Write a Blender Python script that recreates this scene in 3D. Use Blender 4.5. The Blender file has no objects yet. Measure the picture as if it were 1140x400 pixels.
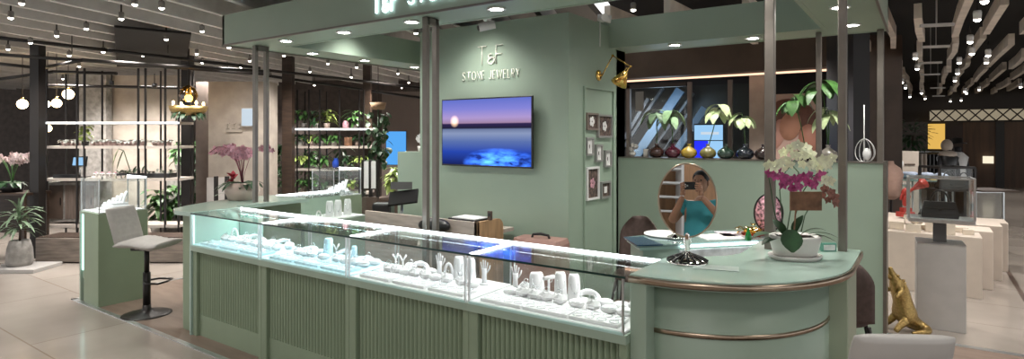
import bpy, bmesh, math, random
from mathutils import Vector, Matrix
SC = bpy.context.scene
C = SC.collection
PI = math.pi
F, U0, V0, EYE = 659.0, 570.0, 151.0, 1.6
S_, C_ = math.sin(math.radians(34.9)), math.cos(math.radians(34.9))
YAW = math.radians(34.9)

# ---- survey helpers: where a sight line meets a real plane of the place
def P(u, v, t):
    r = (u - U0) / F; k = (V0 - v) / F
    return Vector((t * (-S_ + C_ * r), t * (C_ + S_ * r), EYE + t * k))
def pz(u, v, z): return P(u, v, F * (EYE - z) / (v - V0))
def pY(u, v, Y): return P(u, v, Y / (C_ + S_ * (u - U0) / F))
def pX(u, v, X): return P(u, v, X / (-S_ + C_ * (u - U0) / F))
def xy(u, v, z):
    p = pz(u, v, z); return (p.x, p.y)

# ---- materials
MATS = {}
def mat(name, col, rough=.5, metal=0., noise=0., nscale=8., bump=0., emit=None, es=0., spec=.5, coat=0., stretch=None, kind='noise'):
    if name in MATS: return MATS[name]
    m = bpy.data.materials.new(name); m.use_nodes = True
    nt = m.node_tree; b = nt.nodes['Principled BSDF']
    b.inputs['Base Color'].default_value = (*col, 1)
    b.inputs['Roughness'].default_value = rough
    b.inputs['Metallic'].default_value = metal
    b.inputs['Specular IOR Level'].default_value = spec
    b.inputs['Coat Weight'].default_value = coat
    if emit:
        b.inputs['Emission Color'].default_value = (*emit, 1); b.inputs['Emission Strength'].default_value = es
    tc = nt.nodes.new('ShaderNodeTexCoord'); mp = nt.nodes.new('ShaderNodeMapping')
    nt.links.new(tc.outputs['Object'], mp.inputs['Vector'])
    if stretch: mp.inputs['Scale'].default_value = stretch
    n = nt.nodes.new('ShaderNodeTexNoise'); n.inputs['Scale'].default_value = nscale; n.inputs['Detail'].default_value = 4
    nt.links.new(mp.outputs[0], n.inputs['Vector'])
    if noise < .02: noise = .02
    mix = nt.nodes.new('ShaderNodeMixRGB')
    mix.inputs[1].default_value = (*[max(0, c * (1 - noise)) for c in col], 1)
    mix.inputs[2].default_value = (*[min(1, c * (1 + noise)) for c in col], 1)
    cr = nt.nodes.new('ShaderNodeValToRGB'); cr.color_ramp.elements[0].position = .35; cr.color_ramp.elements[1].position = .65
    nt.links.new(n.outputs[0], cr.inputs[0]); nt.links.new(cr.outputs[0], mix.inputs[0])
    nt.links.new(mix.outputs[0], b.inputs['Base Color'])
    if bump:
        bp = nt.nodes.new('ShaderNodeBump'); bp.inputs['Strength'].default_value = bump; bp.inputs['Distance'].default_value = .01
        nt.links.new(n.outputs[0], bp.inputs['Height']); nt.links.new(bp.outputs[0], b.inputs['Normal'])
    MATS[name] = m
    return m
def emat(name, col, s):
    if name in MATS: return MATS[name]
    m = bpy.data.materials.new(name); m.use_nodes = True; nt = m.node_tree
    nt.nodes.clear(); e = nt.nodes.new('ShaderNodeEmission'); o = nt.nodes.new('ShaderNodeOutputMaterial')
    e.inputs[0].default_value = (*col, 1); e.inputs[1].default_value = s
    nt.links.new(e.outputs[0], o.inputs[0]); MATS[name] = m; return m
def gmat(name, tint, refl=1.0, rough=.02):
    m = bpy.data.materials.new(name); m.use_nodes = True; nt = m.node_tree; nt.nodes.clear()
    o = nt.nodes.new('ShaderNodeOutputMaterial'); mx = nt.nodes.new('ShaderNodeMixShader')
    t = nt.nodes.new('ShaderNodeBsdfTransparent'); g = nt.nodes.new('ShaderNodeBsdfGlossy')
    lw = nt.nodes.new('ShaderNodeLayerWeight'); lw.inputs[0].default_value = .5
    pw = nt.nodes.new('ShaderNodeMath'); pw.operation = 'POWER'; pw.inputs[1].default_value = 5; nt.links.new(lw.outputs['Facing'], pw.inputs[0])
    fr = nt.nodes.new('ShaderNodeMath'); fr.operation = 'MULTIPLY_ADD'; fr.inputs[1].default_value = .92; fr.inputs[2].default_value = .04; nt.links.new(pw.outputs[0], fr.inputs[0])
    ml = nt.nodes.new('ShaderNodeMath'); ml.operation = 'MULTIPLY'; ml.inputs[1].default_value = refl; ml.use_clamp = True
    t.inputs[0].default_value = (*tint, 1); g.inputs[0].default_value = (1, 1, 1, 1); g.inputs[1].default_value = rough
    nt.links.new(fr.outputs[0], ml.inputs[0]); nt.links.new(ml.outputs[0], mx.inputs[0])
    nt.links.new(t.outputs[0], mx.inputs[1]); nt.links.new(g.outputs[0], mx.inputs[2]); nt.links.new(mx.outputs[0], o.inputs[0])
    MATS[name] = m; return m

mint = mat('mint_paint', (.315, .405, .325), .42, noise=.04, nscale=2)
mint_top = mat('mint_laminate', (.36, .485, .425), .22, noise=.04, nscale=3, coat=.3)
mint_shaded = mat('mint_paint_shaded', (.235, .30, .205), .5, noise=.04, nscale=3)  # mint paint again, darkened to carry the shade on bases and pedestals
bronze = mat('brushed_bronze', (.42, .33, .25), .28, 1., noise=.08, nscale=30, stretch=(1, 1, .1))
pole_m = mat('pole_metal', (.21, .19, .17), .38, .75, noise=.06, nscale=12)
steel = mat('brushed_steel', (.62, .64, .65), .3, .9, noise=.06, nscale=20)
chrome = mat('chrome', (.9, .88, .86), .06, 1.)
mirror_m = mat('mirror_silver', (.93, .93, .93), .0, 1.)
white = mat('white_leatherette', (.74, .73, .74), .55, noise=.04)
white_pl = mat('white_plastic', (.8, .8, .8), .35)
bluewhite = mat('blue_lit_display_felt', (.55, .76, .84), .6, noise=.15, nscale=30)  # felt tinted blue so the colour carries the cases' cool light
silver = mat('silver_jewelry', (.8, .82, .85), .2, 1.)
gold = mat('polished_brass', (.85, .55, .16), .15, 1.)
oldgold = mat('aged_gold', (.42, .29, .11), .36, .9, noise=.18, nscale=60, bump=.6)
black = mat('black_plastic', (.012, .012, .013), .35)
blackmetal = mat('black_powder_coat', (.018, .015, .014), .4, .3)
dark_glass_edge = mat('glass_edge_dark_green', (.01, .035, .03), .1)
glass_edge = mat('glass_edge_pale', (.45, .66, .62), .1)
oak = mat('pale_oak', (.40, .25, .135), .45, noise=.22, nscale=5, stretch=(6, 6, .6))
oak_grey = mat('washed_oak', (.44, .38, .34), .5, noise=.14, nscale=5, stretch=(1, 6, 6))
brown_uph = mat('brown_upholstery', (.085, .055, .048), .75, noise=.15, nscale=30)
grey_uph = mat('light_grey_upholstery', (.40, .385, .365), .6, noise=.06, nscale=20)
stoneg = mat('concrete_grey', (.27, .255, .24), .8, noise=.25, nscale=12, bump=.3)
stoneb = mat('beige_stone', (.38, .33, .285), .75, noise=.15, nscale=4, bump=.15)
walnut = mat('dark_walnut', (.035, .02, .013), .45, noise=.3, nscale=5, stretch=(1, 1, 6))
walnut2 = mat('brown_panel', (.085, .057, .043), .6, noise=.15, nscale=3)
leaf = mat('leaf_green', (.055, .14, .035), .4, noise=.35, nscale=15)
leaf2 = mat('leaf_dark', (.02, .06, .022), .45, noise=.35, nscale=15)
leaf3 = mat('leaf_lime', (.32, .42, .11), .45, noise=.3, nscale=15)
pinkp = mat('pink_petals', (.62, .33, .40), .6, noise=.25, nscale=40)
redp = mat('red_petals', (.42, .03, .05), .6, noise=.3, nscale=40)
magp = mat('magenta_petals', (.42, .06, .22), .55, noise=.4, nscale=50)
palep = mat('cream_petals', (.85, .87, .66), .55, noise=.15, nscale=40)
brownp = mat('russet_petals', (.28, .12, .09), .6, noise=.3, nscale=50)
soil = mat('potting_bark', (.05, .03, .02), .9, noise=.4, nscale=50, bump=1)
ceramic = mat('white_ceramic', (.72, .70, .67), .35, noise=.03)
pinkmarble = mat('blush_ceramic', (.55, .43, .38), .4, noise=.1, nscale=5)
skin = mat('skin', (.52, .29, .19), .55, noise=.04)
hair = mat('black_hair', (.01, .009, .009), .6)
teal = mat('teal_cotton', (.07, .42, .50), .8, noise=.08, nscale=6, bump=.1)
trouser = mat('dark_trousers', (.03, .03, .035), .85)
redm = mat('red_lacquer', (.36, .03, .02), .4)
cardb = mat('ply_card', (.20, .10, .055), .7, noise=.35, nscale=20)
navy = mat('navy_glass_top', (.02, .05, .10), .08, spec=.6)
paper = mat('printed_paper', (.75, .75, .74), .6, noise=.15, nscale=30)
pinkcase = mat('dusty_pink_shell', (.34, .20, .17), .45, noise=.05)
plinth_m = mat('cream_plinth', (.58, .50, .43), .55, noise=.04)
grey_plinth = mat('grey_plinth', (.42, .40, .385), .55, noise=.04)
glass = gmat('clear_glass', (.97, .99, .985), .6)
glass_top = gmat('case_top_glass', (.92, .955, .95), .8)
glass_dim = gmat('smoked_glass', (.35, .37, .38), 1.2)
amberg = gmat('amber_glass', (.62, .42, .10), 2.2, .05)
strip = emat('white_led_strip', (.93, .98, 1), 4)
strip_soft = emat('cool_led_panel', (.55, 1, .93), 1.2)
shelf_led = emat('shelf_led', (.9, .97, 1), 1.6)
lampw = emat('downlight_lens', (1, .97, .9), 30)
lampm = emat('spotlight_lens', (1, .93, .82), 14)
warm = emat('warm_bulb', (1, .72, .38), 9)
cove = emat('warm_cove_led', (1, .60, .40), .9)
signm = emat('sign_white_light', (.72, .93, 1), 2.6)
screenb = emat('blue_screen_light', (.10, .40, .90), .55)
screenp = emat('pale_blue_screen', (.33, .60, .90), .55)
screend = emat('deep_blue_screen', (.02, .03, .85), .7)
screenw = emat('white_screen', (.72, .84, .95), .45)

# ---- mesh builder
class MB:
    def __init__(s): s.v = []; s.f = []; s.sm = []; s.mi = []; s.m = 0
    def _a(s, vs, fs, smooth=False):
        o = len(s.v); s.v += [tuple(v) for v in vs]
        for f in fs: s.f.append([i + o for i in f]); s.sm.append(smooth); s.mi.append(s.m)
    def box(s, x0, x1, y0, y1, z0, z1, b=0.):
        if x0 > x1: x0, x1 = x1, x0
        if y0 > y1: y0, y1 = y1, y0
        if z0 > z1: z0, z1 = z1, z0
        b = min(b, (x1 - x0) * .45, (y1 - y0) * .45, (z1 - z0) * .45)
        if b <= 0:
            s._a([(x0,y0,z0),(x1,y0,z0),(x1,y1,z0),(x0,y1,z0),(x0,y0,z1),(x1,y0,z1),(x1,y1,z1),(x0,y1,z1)],
                 [(3,2,1,0),(4,5,6,7),(0,1,5,4),(1,2,6,5),(2,3,7,6),(3,0,4,7)])
        else:
            poly = [(x0+b,y0),(x1-b,y0),(x1,y0+b),(x1,y1-b),(x1-b,y1),(x0+b,y1),(x0,y1-b),(x0,y0+b)]
            ins = [(x0+b,y0+b),(x1-b,y0+b),(x1-b,y0+b),(x1-b,y1-b),(x1-b,y1-b),(x0+b,y1-b),(x0+b,y1-b),(x0+b,y0+b)]
            vs = [(p[0]*.5+q[0]*.5, p[1]*.5+q[1]*.5, z0) for p, q in zip(poly, ins)]
            vs += [(*p, z0+b) for p in poly] + [(*p, z1-b) for p in poly]
            vs += [(p[0]*.5+q[0]*.5, p[1]*.5+q[1]*.5, z1) for p, q in zip(poly, ins)]
            fs = [tuple(range(7,-1,-1)), tuple(range(24,32))]
            for k in range(3):
                for i in range(8): fs.append((k*8+i, k*8+(i+1)%8, k*8+8+(i+1)%8, k*8+8+i))
            s._a(vs, fs)
        return s
    def obox(s, c, sx, sy, sz, rot):            # box about centre c, rotated by Matrix rot
        h = [Vector((x*sx/2, y*sy/2, z*sz/2)) for z in (-1,1) for x, y in ((-1,-1),(1,-1),(1,1),(-1,1))]
        s._a([rot @ p + Vector(c) for p in h], [(3,2,1,0),(4,5,6,7),(0,1,5,4),(1,2,6,5),(2,3,7,6),(3,0,4,7)]); return s
    def prism(s, poly, z0, z1, smooth=False):
        n = len(poly)
        a = sum(poly[i][0]*poly[(i+1)%n][1]-poly[(i+1)%n][0]*poly[i][1] for i in range(n))
        if a < 0: poly = poly[::-1]
        s._a([(*p, z0) for p in poly] + [(*p, z1) for p in poly], [tuple(range(n-1,-1,-1)), tuple(range(n,2*n))])
        o = len(s.v) - 2*n
        for i in range(n):
            s.f.append([o+i, o+(i+1)%n, o+n+(i+1)%n, o+n+i]); s.sm.append(smooth); s.mi.append(s.m)
        return s
    def tube(s, pts, r, seg=8, closed=False, cap=True):
        pts = [Vector(p) for p in pts]; n = len(pts)
        rs = r if isinstance(r, (list, tuple)) else [r]*n
        rings = []; up = None
        for i, p in enumerate(pts):
            if closed: d = pts[(i+1)%n] - pts[i-1]
            else: d = pts[min(i+1,n-1)] - pts[max(i-1,0)]
            d.normalize()
            if up is None:
                up = Vector((0,0,1)) if abs(d.z) < .9 else Vector((1,0,0))
            a = d.cross(up)
            if a.length < 1e-4: a = d.cross(Vector((0,1,.1)))
            a.normalize(); b = a.cross(d); up = b
            rings.append([p + (a*math.cos(2*PI*k/seg) + b*math.sin(2*PI*k/seg))*rs[i] for k in range(seg)])
        vs = [q for R in rings for q in R]; fs = []
        for i in range(n if closed else n-1):
            for k in range(seg):
                j = (i+1) % n
                fs.append((i*seg+k, j*seg+k, j*seg+(k+1)%seg, i*seg+(k+1)%seg))
        s._a(vs, fs, True)
        if cap and not closed:
            o = len(s.v) - len(vs)
            s.f.append([o+k for k in range(seg)]); s.sm.append(False); s.mi.append(s.m)
            s.f.append([o+(n-1)*seg+k for k in range(seg-1,-1,-1)]); s.sm.append(False); s.mi.append(s.m)
        return s
    def lathe(s, prof, c=(0,0,0), seg=24, M=None, cap=True):
        c = Vector(c); vs = []
        for r, z in prof:
            for k in range(seg):
                p = Vector((r*math.cos(2*PI*k/seg), r*math.sin(2*PI*k/seg), z))
                if M: p = M @ p
                vs.append(p + c)
        fs = [(i*seg+k, i*seg+(k+1)%seg, (i+1)*seg+(k+1)%seg, (i+1)*seg+k) for i in range(len(prof)-1) for k in range(seg)]
        o = len(s.v); s._a(vs, fs, True)
        if cap:
            if prof[0][0] > 1e-4: s.f.append([o+k for k in range(seg-1,-1,-1)]); s.sm.append(False); s.mi.append(s.m)
            if prof[-1][0] > 1e-4: s.f.append([o+(len(prof)-1)*seg+k for k in range(seg)]); s.sm.append(False); s.mi.append(s.m)
        return s
    def ball(s, c, rx, ry=None, rz=None, seg=12, rings=8, M=None):
        ry = ry or rx; rz = rz or rx; c = Vector(c); vs = []
        for i in range(rings+1):
            a = -PI/2 + PI*i/rings
            for k in range(seg):
                p = Vector((rx*math.cos(a)*math.cos(2*PI*k/seg), ry*math.cos(a)*math.sin(2*PI*k/seg), rz*math.sin(a)))
                if M: p = M @ p
                vs.append(p+c)
        s._a(vs, [(i*seg+k, i*seg+(k+1)%seg, (i+1)*seg+(k+1)%seg, (i+1)*seg+k) for i in range(rings) for k in range(seg)], True)
        return s
    def leaf(s, base, d, L, W, droop=.4, n=4, fold=.2):   # an arched leaf blade
        base = Vector(base); d = Vector(d).normalized()
        side = d.cross(Vector((0,0,1)))
        if side.length < .05: side = Vector((1,0,0))
        side.normalize(); vs = []; p = base.copy(); dd = d.copy()
        for i in range(n+1):
            q = i/n; w = W*.5*(math.sin(PI*min(.98, q*.9+.08)))**.8
            up = side.cross(dd).normalized()
            vs += [p - side*w + up*w*fold, p, p + side*w + up*w*fold]
            dd = (dd + Vector((0,0,-droop/n))).normalized(); p = p + dd*(L/n)
        fs = []
        for i in range(n): o = i*3; fs += [(o,o+3,o+4,o+1),(o+1,o+4,o+5,o+2)]
        s._a(vs, fs, True); return s
    def build(s, name, mats, parent=None):
        off = Vector(WL.get(parent.name, (0,0,0))) if parent else Vector((0,0,0))
        me = bpy.data.meshes.new(name); me.from_pydata([tuple(Vector(v)-off) for v in s.v], [], s.f)
        me.polygons.foreach_set('use_smooth', s.sm)
        if not isinstance(mats, (list, tuple)): mats = [mats]
        for m in mats: me.materials.append(m)
        me.polygons.foreach_set('material_index', s.mi); me.update()
        o = bpy.data.objects.new(name, me); C.objects.link(o)
        if parent: o.parent = parent; WL[o.name] = off
        return o
WL = {}
def thing(name, label, cat, loc=(0,0,0), rz=0, group=None, local=False):
    o = bpy.data.objects.new(name, None); C.objects.link(o); o.empty_display_size = .05
    o.location = loc; o.rotation_euler = (0,0,rz); o['label'] = label; o['category'] = cat
    if group: o['group'] = group
    WL[o.name] = (0,0,0) if local else tuple(loc)   # local: parts are given in the thing's own axes
    return o
def tag(o, label, cat, group=None):
    o['label'] = label; o['category'] = cat
    if group: o['group'] = group
    return o
def rebase(o):        # put a single-mesh thing's origin at its base centre
    me = o.data; xs = [v.co for v in me.vertices]
    c = Vector(((min(v.x for v in xs)+max(v.x for v in xs))/2, (min(v.y for v in xs)+max(v.y for v in xs))/2, min(v.z for v in xs)))
    me.transform(Matrix.Translation(-c)); o.location = c; return o
def one(mb, name, m, label, cat, group=None): return tag(rebase(mb.build(name, m)), label, cat, group)
def struct(mb, name, m): o = mb.build(name, m); o['kind'] = 'structure'; return o
def dup(root, loc, rz=0, label=None, scale=None, group=None):
    r = root.copy(); C.objects.link(r); r.location = loc; r.rotation_euler = (0,0,rz)
    if label: r['label'] = label
    if group: r['group'] = group
    if scale: r.scale = (scale,)*3 if not isinstance(scale, tuple) else scale
    for ch in list(root.children):
        c = ch.copy(); C.objects.link(c); c.parent = r
        for g in list(ch.children):
            d = g.copy(); C.objects.link(d); d.parent = c
    return r
R = random.Random
def lamp(kind, name, loc, e, col=(1,.95,.88), parent=None, **kw):
    l = bpy.data.lights.new(name, kind); l.energy = e; l.color = col
    for k, v in kw.items(): setattr(l, k, v)
    o = bpy.data.objects.new(name, l); C.objects.link(o); o.location = loc
    if parent: o.parent = parent; o.location = Vector(loc) - Vector(WL[parent.name])
    return o

# ================= camera
cam = bpy.data.cameras.new('camera'); co = bpy.data.objects.new('camera', cam); C.objects.link(co)
co.location = (0,0,EYE); co.rotation_euler = (PI/2, 0, YAW)
cam.sensor_width = 36; cam.lens = 36*F/1140; cam.shift_y = -(200-V0)/1140; cam.clip_start = .02; cam.clip_end = 200
SC.camera = co
SC.view_settings.view_transform = 'Standard'; SC.view_settings.look = 'None'; SC.view_settings.gamma = 1
SC.view_settings.use_curve_mapping = False; SC.view_settings.exposure = 0.9
w = bpy.data.worlds.new('w'); SC.world = w; w.use_nodes = True
w.node_tree.nodes['Background'].inputs[0].default_value = (.94, .95, .95, 1)
w.node_tree.nodes['Background'].inputs[1].default_value = .85

# ================= setting
def floor_mat():
    m = bpy.data.materials.new('stone_tiles'); m.use_nodes = True; nt = m.node_tree; b = nt.nodes['Principled BSDF']
    tc = nt.nodes.new('ShaderNodeTexCoord'); mp = nt.nodes.new('ShaderNodeMapping'); mp.inputs['Rotation'].default_value = (0,0,0)
    br = nt.nodes.new('ShaderNodeTexBrick'); br.inputs['Scale'].default_value = 1; br.inputs['Brick Width'].default_value = 1.6
    br.inputs['Row Height'].default_value = .8; br.inputs['Mortar Size'].default_value = .006
    br.inputs['Color1'].default_value = (.355,.315,.28,1); br.inputs['Color2'].default_value = (.40,.355,.315,1); br.inputs['Mortar'].default_value = (.27,.22,.18,1)
    nz = nt.nodes.new('ShaderNodeTexNoise'); nz.inputs['Scale'].default_value = 1.3; nz.inputs['Detail'].default_value = 8
    mx = nt.nodes.new('ShaderNodeMixRGB'); mx.blend_type = 'MULTIPLY'; mx.inputs[0].default_value = .6
    cr = nt.nodes.new('ShaderNodeValToRGB'); cr.color_ramp.elements[0].color = (.62,.6,.58,1); cr.color_ramp.elements[0].position=.3; cr.color_ramp.elements[1].color = (1,1,1,1); cr.color_ramp.elements[1].position=.7
    L = nt.links.new
    L(tc.outputs['Object'], mp.inputs[0]); L(mp.outputs[0], br.inputs['Vector']); L(mp.outputs[0], nz.inputs['Vector'])
    L(nz.outputs[0], cr.inputs[0]); L(br.outputs[0], mx.inputs[1]); L(cr.outputs[0], mx.inputs[2]); L(mx.outputs[0], b.inputs['Base Color'])
    b.inputs['Roughness'].default_value = .16; b.inputs['Specular IOR Level'].default_value = .5
    return m
struct(MB().box(-34,16,-6,36,-.1,0), 'floor', floor_mat())
zone_floor = mat('brown_vinyl', (.20,.145,.115), .35, noise=.15, nscale=3, stretch=(1,5,1))
struct(MB().box(-6.78,5,2.30,5.62,0,.004), 'floor_kiosk', zone_floor)
struct(MB().box(-6.82,5,2.27,2.31,0,.007).box(-6.82,-6.78,2.27,5.64,0,.007).box(-.28,5,5.60,5.66,0,.007), 'trim_1', steel)
struct(MB().box(.78,.82,5.66,16,0,.005), 'trim_2', walnut2)

ceil_l = mat('grey_ceiling', (.22,.205,.195), .9)
ceil_d = mat('black_ceiling', (.012,.011,.011), .9)
struct(MB().prism([(-30,-1),(-.9,-1),(-4.0,9),(-7.2,24),(-30,24)], 3.0, 3.1), 'ceiling', ceil_l)
struct(MB().prism([(-.9,-1),(14,-1),(14,34),(-9,34),(-7.2,24),(-4.0,9)], 3.35, 3.45), 'ceiling_dark', ceil_d)
slat_m = mat('pale_ceiling_slats', (.62,.60,.58), .7, noise=.06)
slat_r = mat('greige_ceiling_boards', (.78,.70,.62), .7, noise=.12, nscale=4)
NT = [3]
def trim(mb, m):
    o = struct(mb, 'trim_%d' % NT[0], m); NT[0] += 1; return o
# slatted ceiling on the far side of the kiosk: thin bright slats running obliquely
dl = Vector((-math.sin(math.radians(22.1)), math.cos(math.radians(22.1)), 0)); nl = Vector((dl.y, -dl.x, 0))
rg = R(3)
for i in range(30):
    d0 = -15.5 + i*.5
    a = rg.uniform(-.4,.4); L0, L1 = -1.5+a, 19
    if True:
        ang = math.radians(rg.uniform(-3,3)); dd = Matrix.Rotation(ang,3,'Z') @ dl
        p0 = nl*d0 + dl*L0; mid = p0 + dl*6; 
        mb = MB(); rot = Matrix.Rotation(math.atan2(dd.y,dd.x),3,'Z')
        c = mid + Vector((0,0,2.87)); mb.obox(c, 15, .055, .22, rot)
        trim(mb, slat_m)
# ceiling opening, its darkness painted as a flat black sheet under the slats
v1 = [xy(127,30,2.74), xy(213,38,2.74), xy(206,76,2.74), xy(130,74,2.74)]
struct(MB().prism(v1, 2.735, 2.76), 'ceiling_void_dark_sheet', ceil_d)
# hanging boards over the dark ceiling: they run down the hall with a kink
rg = R(8)
n = 0
for ix in range(24):
    x = -3.3 + ix*.36 + rg.uniform(-.05,.05)
    y = 3.2 + rg.uniform(0,2.0) if x > -1.0 else 5.9 + rg.uniform(0,1)
    while y < 23:
        L = rg.uniform(1.3,3.6); z = 2.86 + rg.uniform(-.05,.12)
        k = rg.uniform(-.035,.035); w_ = .036
        a, b, c = (x, y), (x + k, y + L*.5), (x + rg.uniform(-.05,.05), y + L)
        poly = [(a[0]-w_,a[1]),(a[0]+w_,a[1]),(b[0]+w_,b[1]),(c[0]+w_,c[1]),(c[0]-w_,c[1]),(b[0]-w_,b[1])]
        trim(MB().prism(poly, z, z+.16), slat_r)
        y += L + rg.uniform(.2,1.0)
    n += 1
# far walls
struct(MB().box(-3,14,24,24.3,0,3.4), 'wall_far', mat('dark_far_wall', (.035,.028,.025), .6))
def frontal(name, u, v, t, label=None, cat=None, group=None, dz=0):   # root at the point, x axis across the view, y axis away
    return thing(name, label, cat, P(u,v,t), YAW, group, local=True)
def fbox(mb, u0, u1, v0, v1, t, root_uv, dep=.1, dy=0, b=0):   # box in a frontal thing's own axes
    ru, rv, rt = root_uv; s = t/F
    x0 = (u0-U0)*s - (ru-U0)*rt/F; x1 = (u1-U0)*s - (ru-U0)*rt/F
    z0 = (V0-v1)*s - (V0-rv)*rt/F; z1 = (V0-v0)*s - (V0-rv)*rt/F
    y = t-rt+dy; return mb.box(x0,x1,y,y+dep,z0,z1,b)
def sfr(name, u0,u1,v0,v1,t,m,dep=.15,b=0):     # frontal structure
    mb = MB(); s=t/F
    mb.box((u0-U0)*s,(u1-U0)*s,t,t+dep,EYE+(V0-v1)*s,EYE+(V0-v0)*s,b)
    o = mb.build(name, m); o['kind']='structure'; o.rotation_euler=(0,0,YAW); return o
def ffl(t, u): return V0 + F*EYE/t     # floor line
sfr('wall_back', -600, 700, 60, ffl(15,0), 15, mat('brown_back_wall', (.075,.058,.05), .8, noise=.2), .2)
sfr('wall_stone', 88, 118, 80, ffl(10,0), 10, stoneg)
sfr('wall_beige', 119, 205, 84, ffl(10.2,0), 10.2, stoneb)
sfr('wall_panel', 232, 300, 91, ffl(8.6,0), 8.6, stoneb, .3)
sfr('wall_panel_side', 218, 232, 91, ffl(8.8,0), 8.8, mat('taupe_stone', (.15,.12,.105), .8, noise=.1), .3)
sfr('wall_grey', 425, 470, 102, ffl(13,0), 13, mat('plaster_brown', (.17,.135,.12), .8), .2)
# wall opposite the kiosk, which the standing mirror shows
struct(MB().box(-6,8,-3.9,-3.7,0,2.9), 'wall_opposite', mat('tan_wood_panel', (.42,.24,.13), .5, noise=.18, nscale=3, stretch=(5,5,.5)))
shr = thing('wall_shelf_unit', 'white shelving against the tan wall seen in the oval mirror', 'shelves', (.75,-3.68,0))
m_ = MB().box(.35,.39,-3.7,-3.4,0,2.6).box(1.0,1.04,-3.7,-3.4,0,2.6); m_.build('side_panel', white_pl, shr)
m_ = MB()
for z in (.5,.95,1.4,1.62,1.84,2.06,2.28): m_.box(.39,1.0,-3.7,-3.4,z,z+.03)
m_.build('shelf', white_pl, shr)

# ================= kiosk walls
WX, WY = -2.46, 4.36
struct(MB().box(-4.17,WX,WY,5.50,0,2.64).box(WX-.02,WX+.0,5.3,5.5,0,2.64), 'wall_television', mint)
struct(MB().box(WX,-.26,5.34,5.56,0,1.385), 'wall_right', mint)
struct(MB().box(-4.55,-4.17,4.42,4.60,0,1.43), 'wall_left', mint)
struct(MB().box(-.263,-.24,5.33,5.57,0,1.40).box(WX,-.26,5.33,5.57,1.385,1.392), 'trim_wall', pole_m)
# raised picture panel on the receding face
a = pX(649,120,WX); b = pX(682,120,WX)
m_ = MB()
y0, y1 = a.y, b.y
for (ya,yb,za,zb) in ((y0,y1,2.02,2.035),(y0,y0+.015,.2,2.02),(y1-.015,y1,.2,2.02)): m_.box(WX,WX+.02,ya,yb,za,zb)
struct(m_, 'trim_panel', mint)

# ================= canopy
ZS, ZT = 2.43, 2.70
cx0, cx1, cy0, cy1, cw = -5.28, -.24, 2.93, 5.56, .42
can = thing('kiosk_canopy', 'pale green square ring canopy over the jewelry kiosk on dark metal posts', 'canopy', ((cx0+cx1)/2, (cy0+cy1)/2, 0))
m_ = MB()
m_.box(cx0,cx1,cy0,cy0+.03,ZS,ZT).box(cx0,cx1,cy1-.03,cy1,ZS,ZT).box(cx0,cx0+.03,cy0,cy1,ZS,ZT).box(cx1-.03,cx1,cy0,cy1,ZS,ZT)
ix0, ix1, iy0, iy1 = cx0+cw, cx1-cw, cy0+cw, cy1-cw
m_.box(ix0-.03,ix1+.03,iy0-.03,iy0,ZS,ZT).box(ix0-.03,ix1+.03,iy1,iy1+.03,ZS,ZT).box(ix0-.03,ix0,iy0,iy1,ZS,ZT).box(ix1,ix1+.03,iy0,iy1,ZS,ZT)
m_.build('fascia', mint, can)
m_ = MB().box(cx0+.03,cx1-.03,cy0+.03,iy0-.03,ZS+.004,ZS+.02).box(cx0+.03,cx1-.03,iy1+.03,cy1-.03,ZS+.004,ZS+.02)
m_.box(cx0+.03,ix0-.03,iy0-.03,iy1+.03,ZS+.004,ZS+.02).box(ix1+.03,cx1-.03,iy0-.03,iy1+.03,ZS+.004,ZS+.02)
m_.build('soffit', mint, can)
m_ = MB().box(cx0-.004,cx1+.004,cy0-.006,cy0+.01,ZS-.012,ZS+.002).box(cx1-.008,cx1+.006,cy0,cy1,ZS-.012,ZS+.002).box(cx0-.006,cx0+.008,cy0,cy1,ZS-.012,ZS+.002)
m_.build('edge_strip', pole_m, can)
def post(x, y, z0, z1, w=.05):
    MB().box(x-w/2,x+w/2,y-w/2,y+w/2,z0,z1,.004).build('post', pole_m, can)
def dpost(x, ya, yb, z0):
    m = MB().box(x-.02,x+.02,ya-.016,ya+.016,z0,ZS).box(x-.02,x+.02,yb-.016,yb+.016,z0,ZS).box(x-.02,x+.02,ya,yb,ZS-.05,ZS)
    m.build('post', pole_m, can)
dpost(-2.87, 3.06, 3.16, 0); dpost(-5.06, 3.12, 3.23, .98)
post(-.69,3.44,.98,ZS,.05); post(-.36,3.6,.98,ZS,.042)
post(-.70,5.32,1.39,ZS,.04); post(-.285,5.45,0,ZS,.045)
for (x, y, on) in ((-4.59,3.12,1),(-3.82,3.12,1),(-3.07,3.12,1),(-2.3,3.12,1),(-1.53,3.12,1),(-.8,3.12,1),(-5.07,3.75,1),(-5.07,4.43,1),(-5.07,5.2,1),
             (-1.88,5.30,1),(-1.2,5.30,1),(-.45,4.35,1),(-.45,5.1,1),(-.45,3.6,1),(-3.6,5.3,0)):
    if not on: continue
    d = MB().lathe([(.062,ZS-.006),(.062,ZS+.004),(.045,ZS+.004),(.045,ZS-.006),(.062,ZS-.006)], (x,y,0), 20, cap=False).build('downlight', white_pl, can)
    l = MB().lathe([(.046,ZS-.004),(.0001,ZS-.004)], (x,y,0), 20, cap=False); l.build('lens', lampw, d)
    lo = lamp('SPOT', 'downlight_glow', (x,y,ZS-.02), 20, (1,.97,.9), can, spot_size=2.3, spot_blend=.9, shadow_soft_size=.05)
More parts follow.
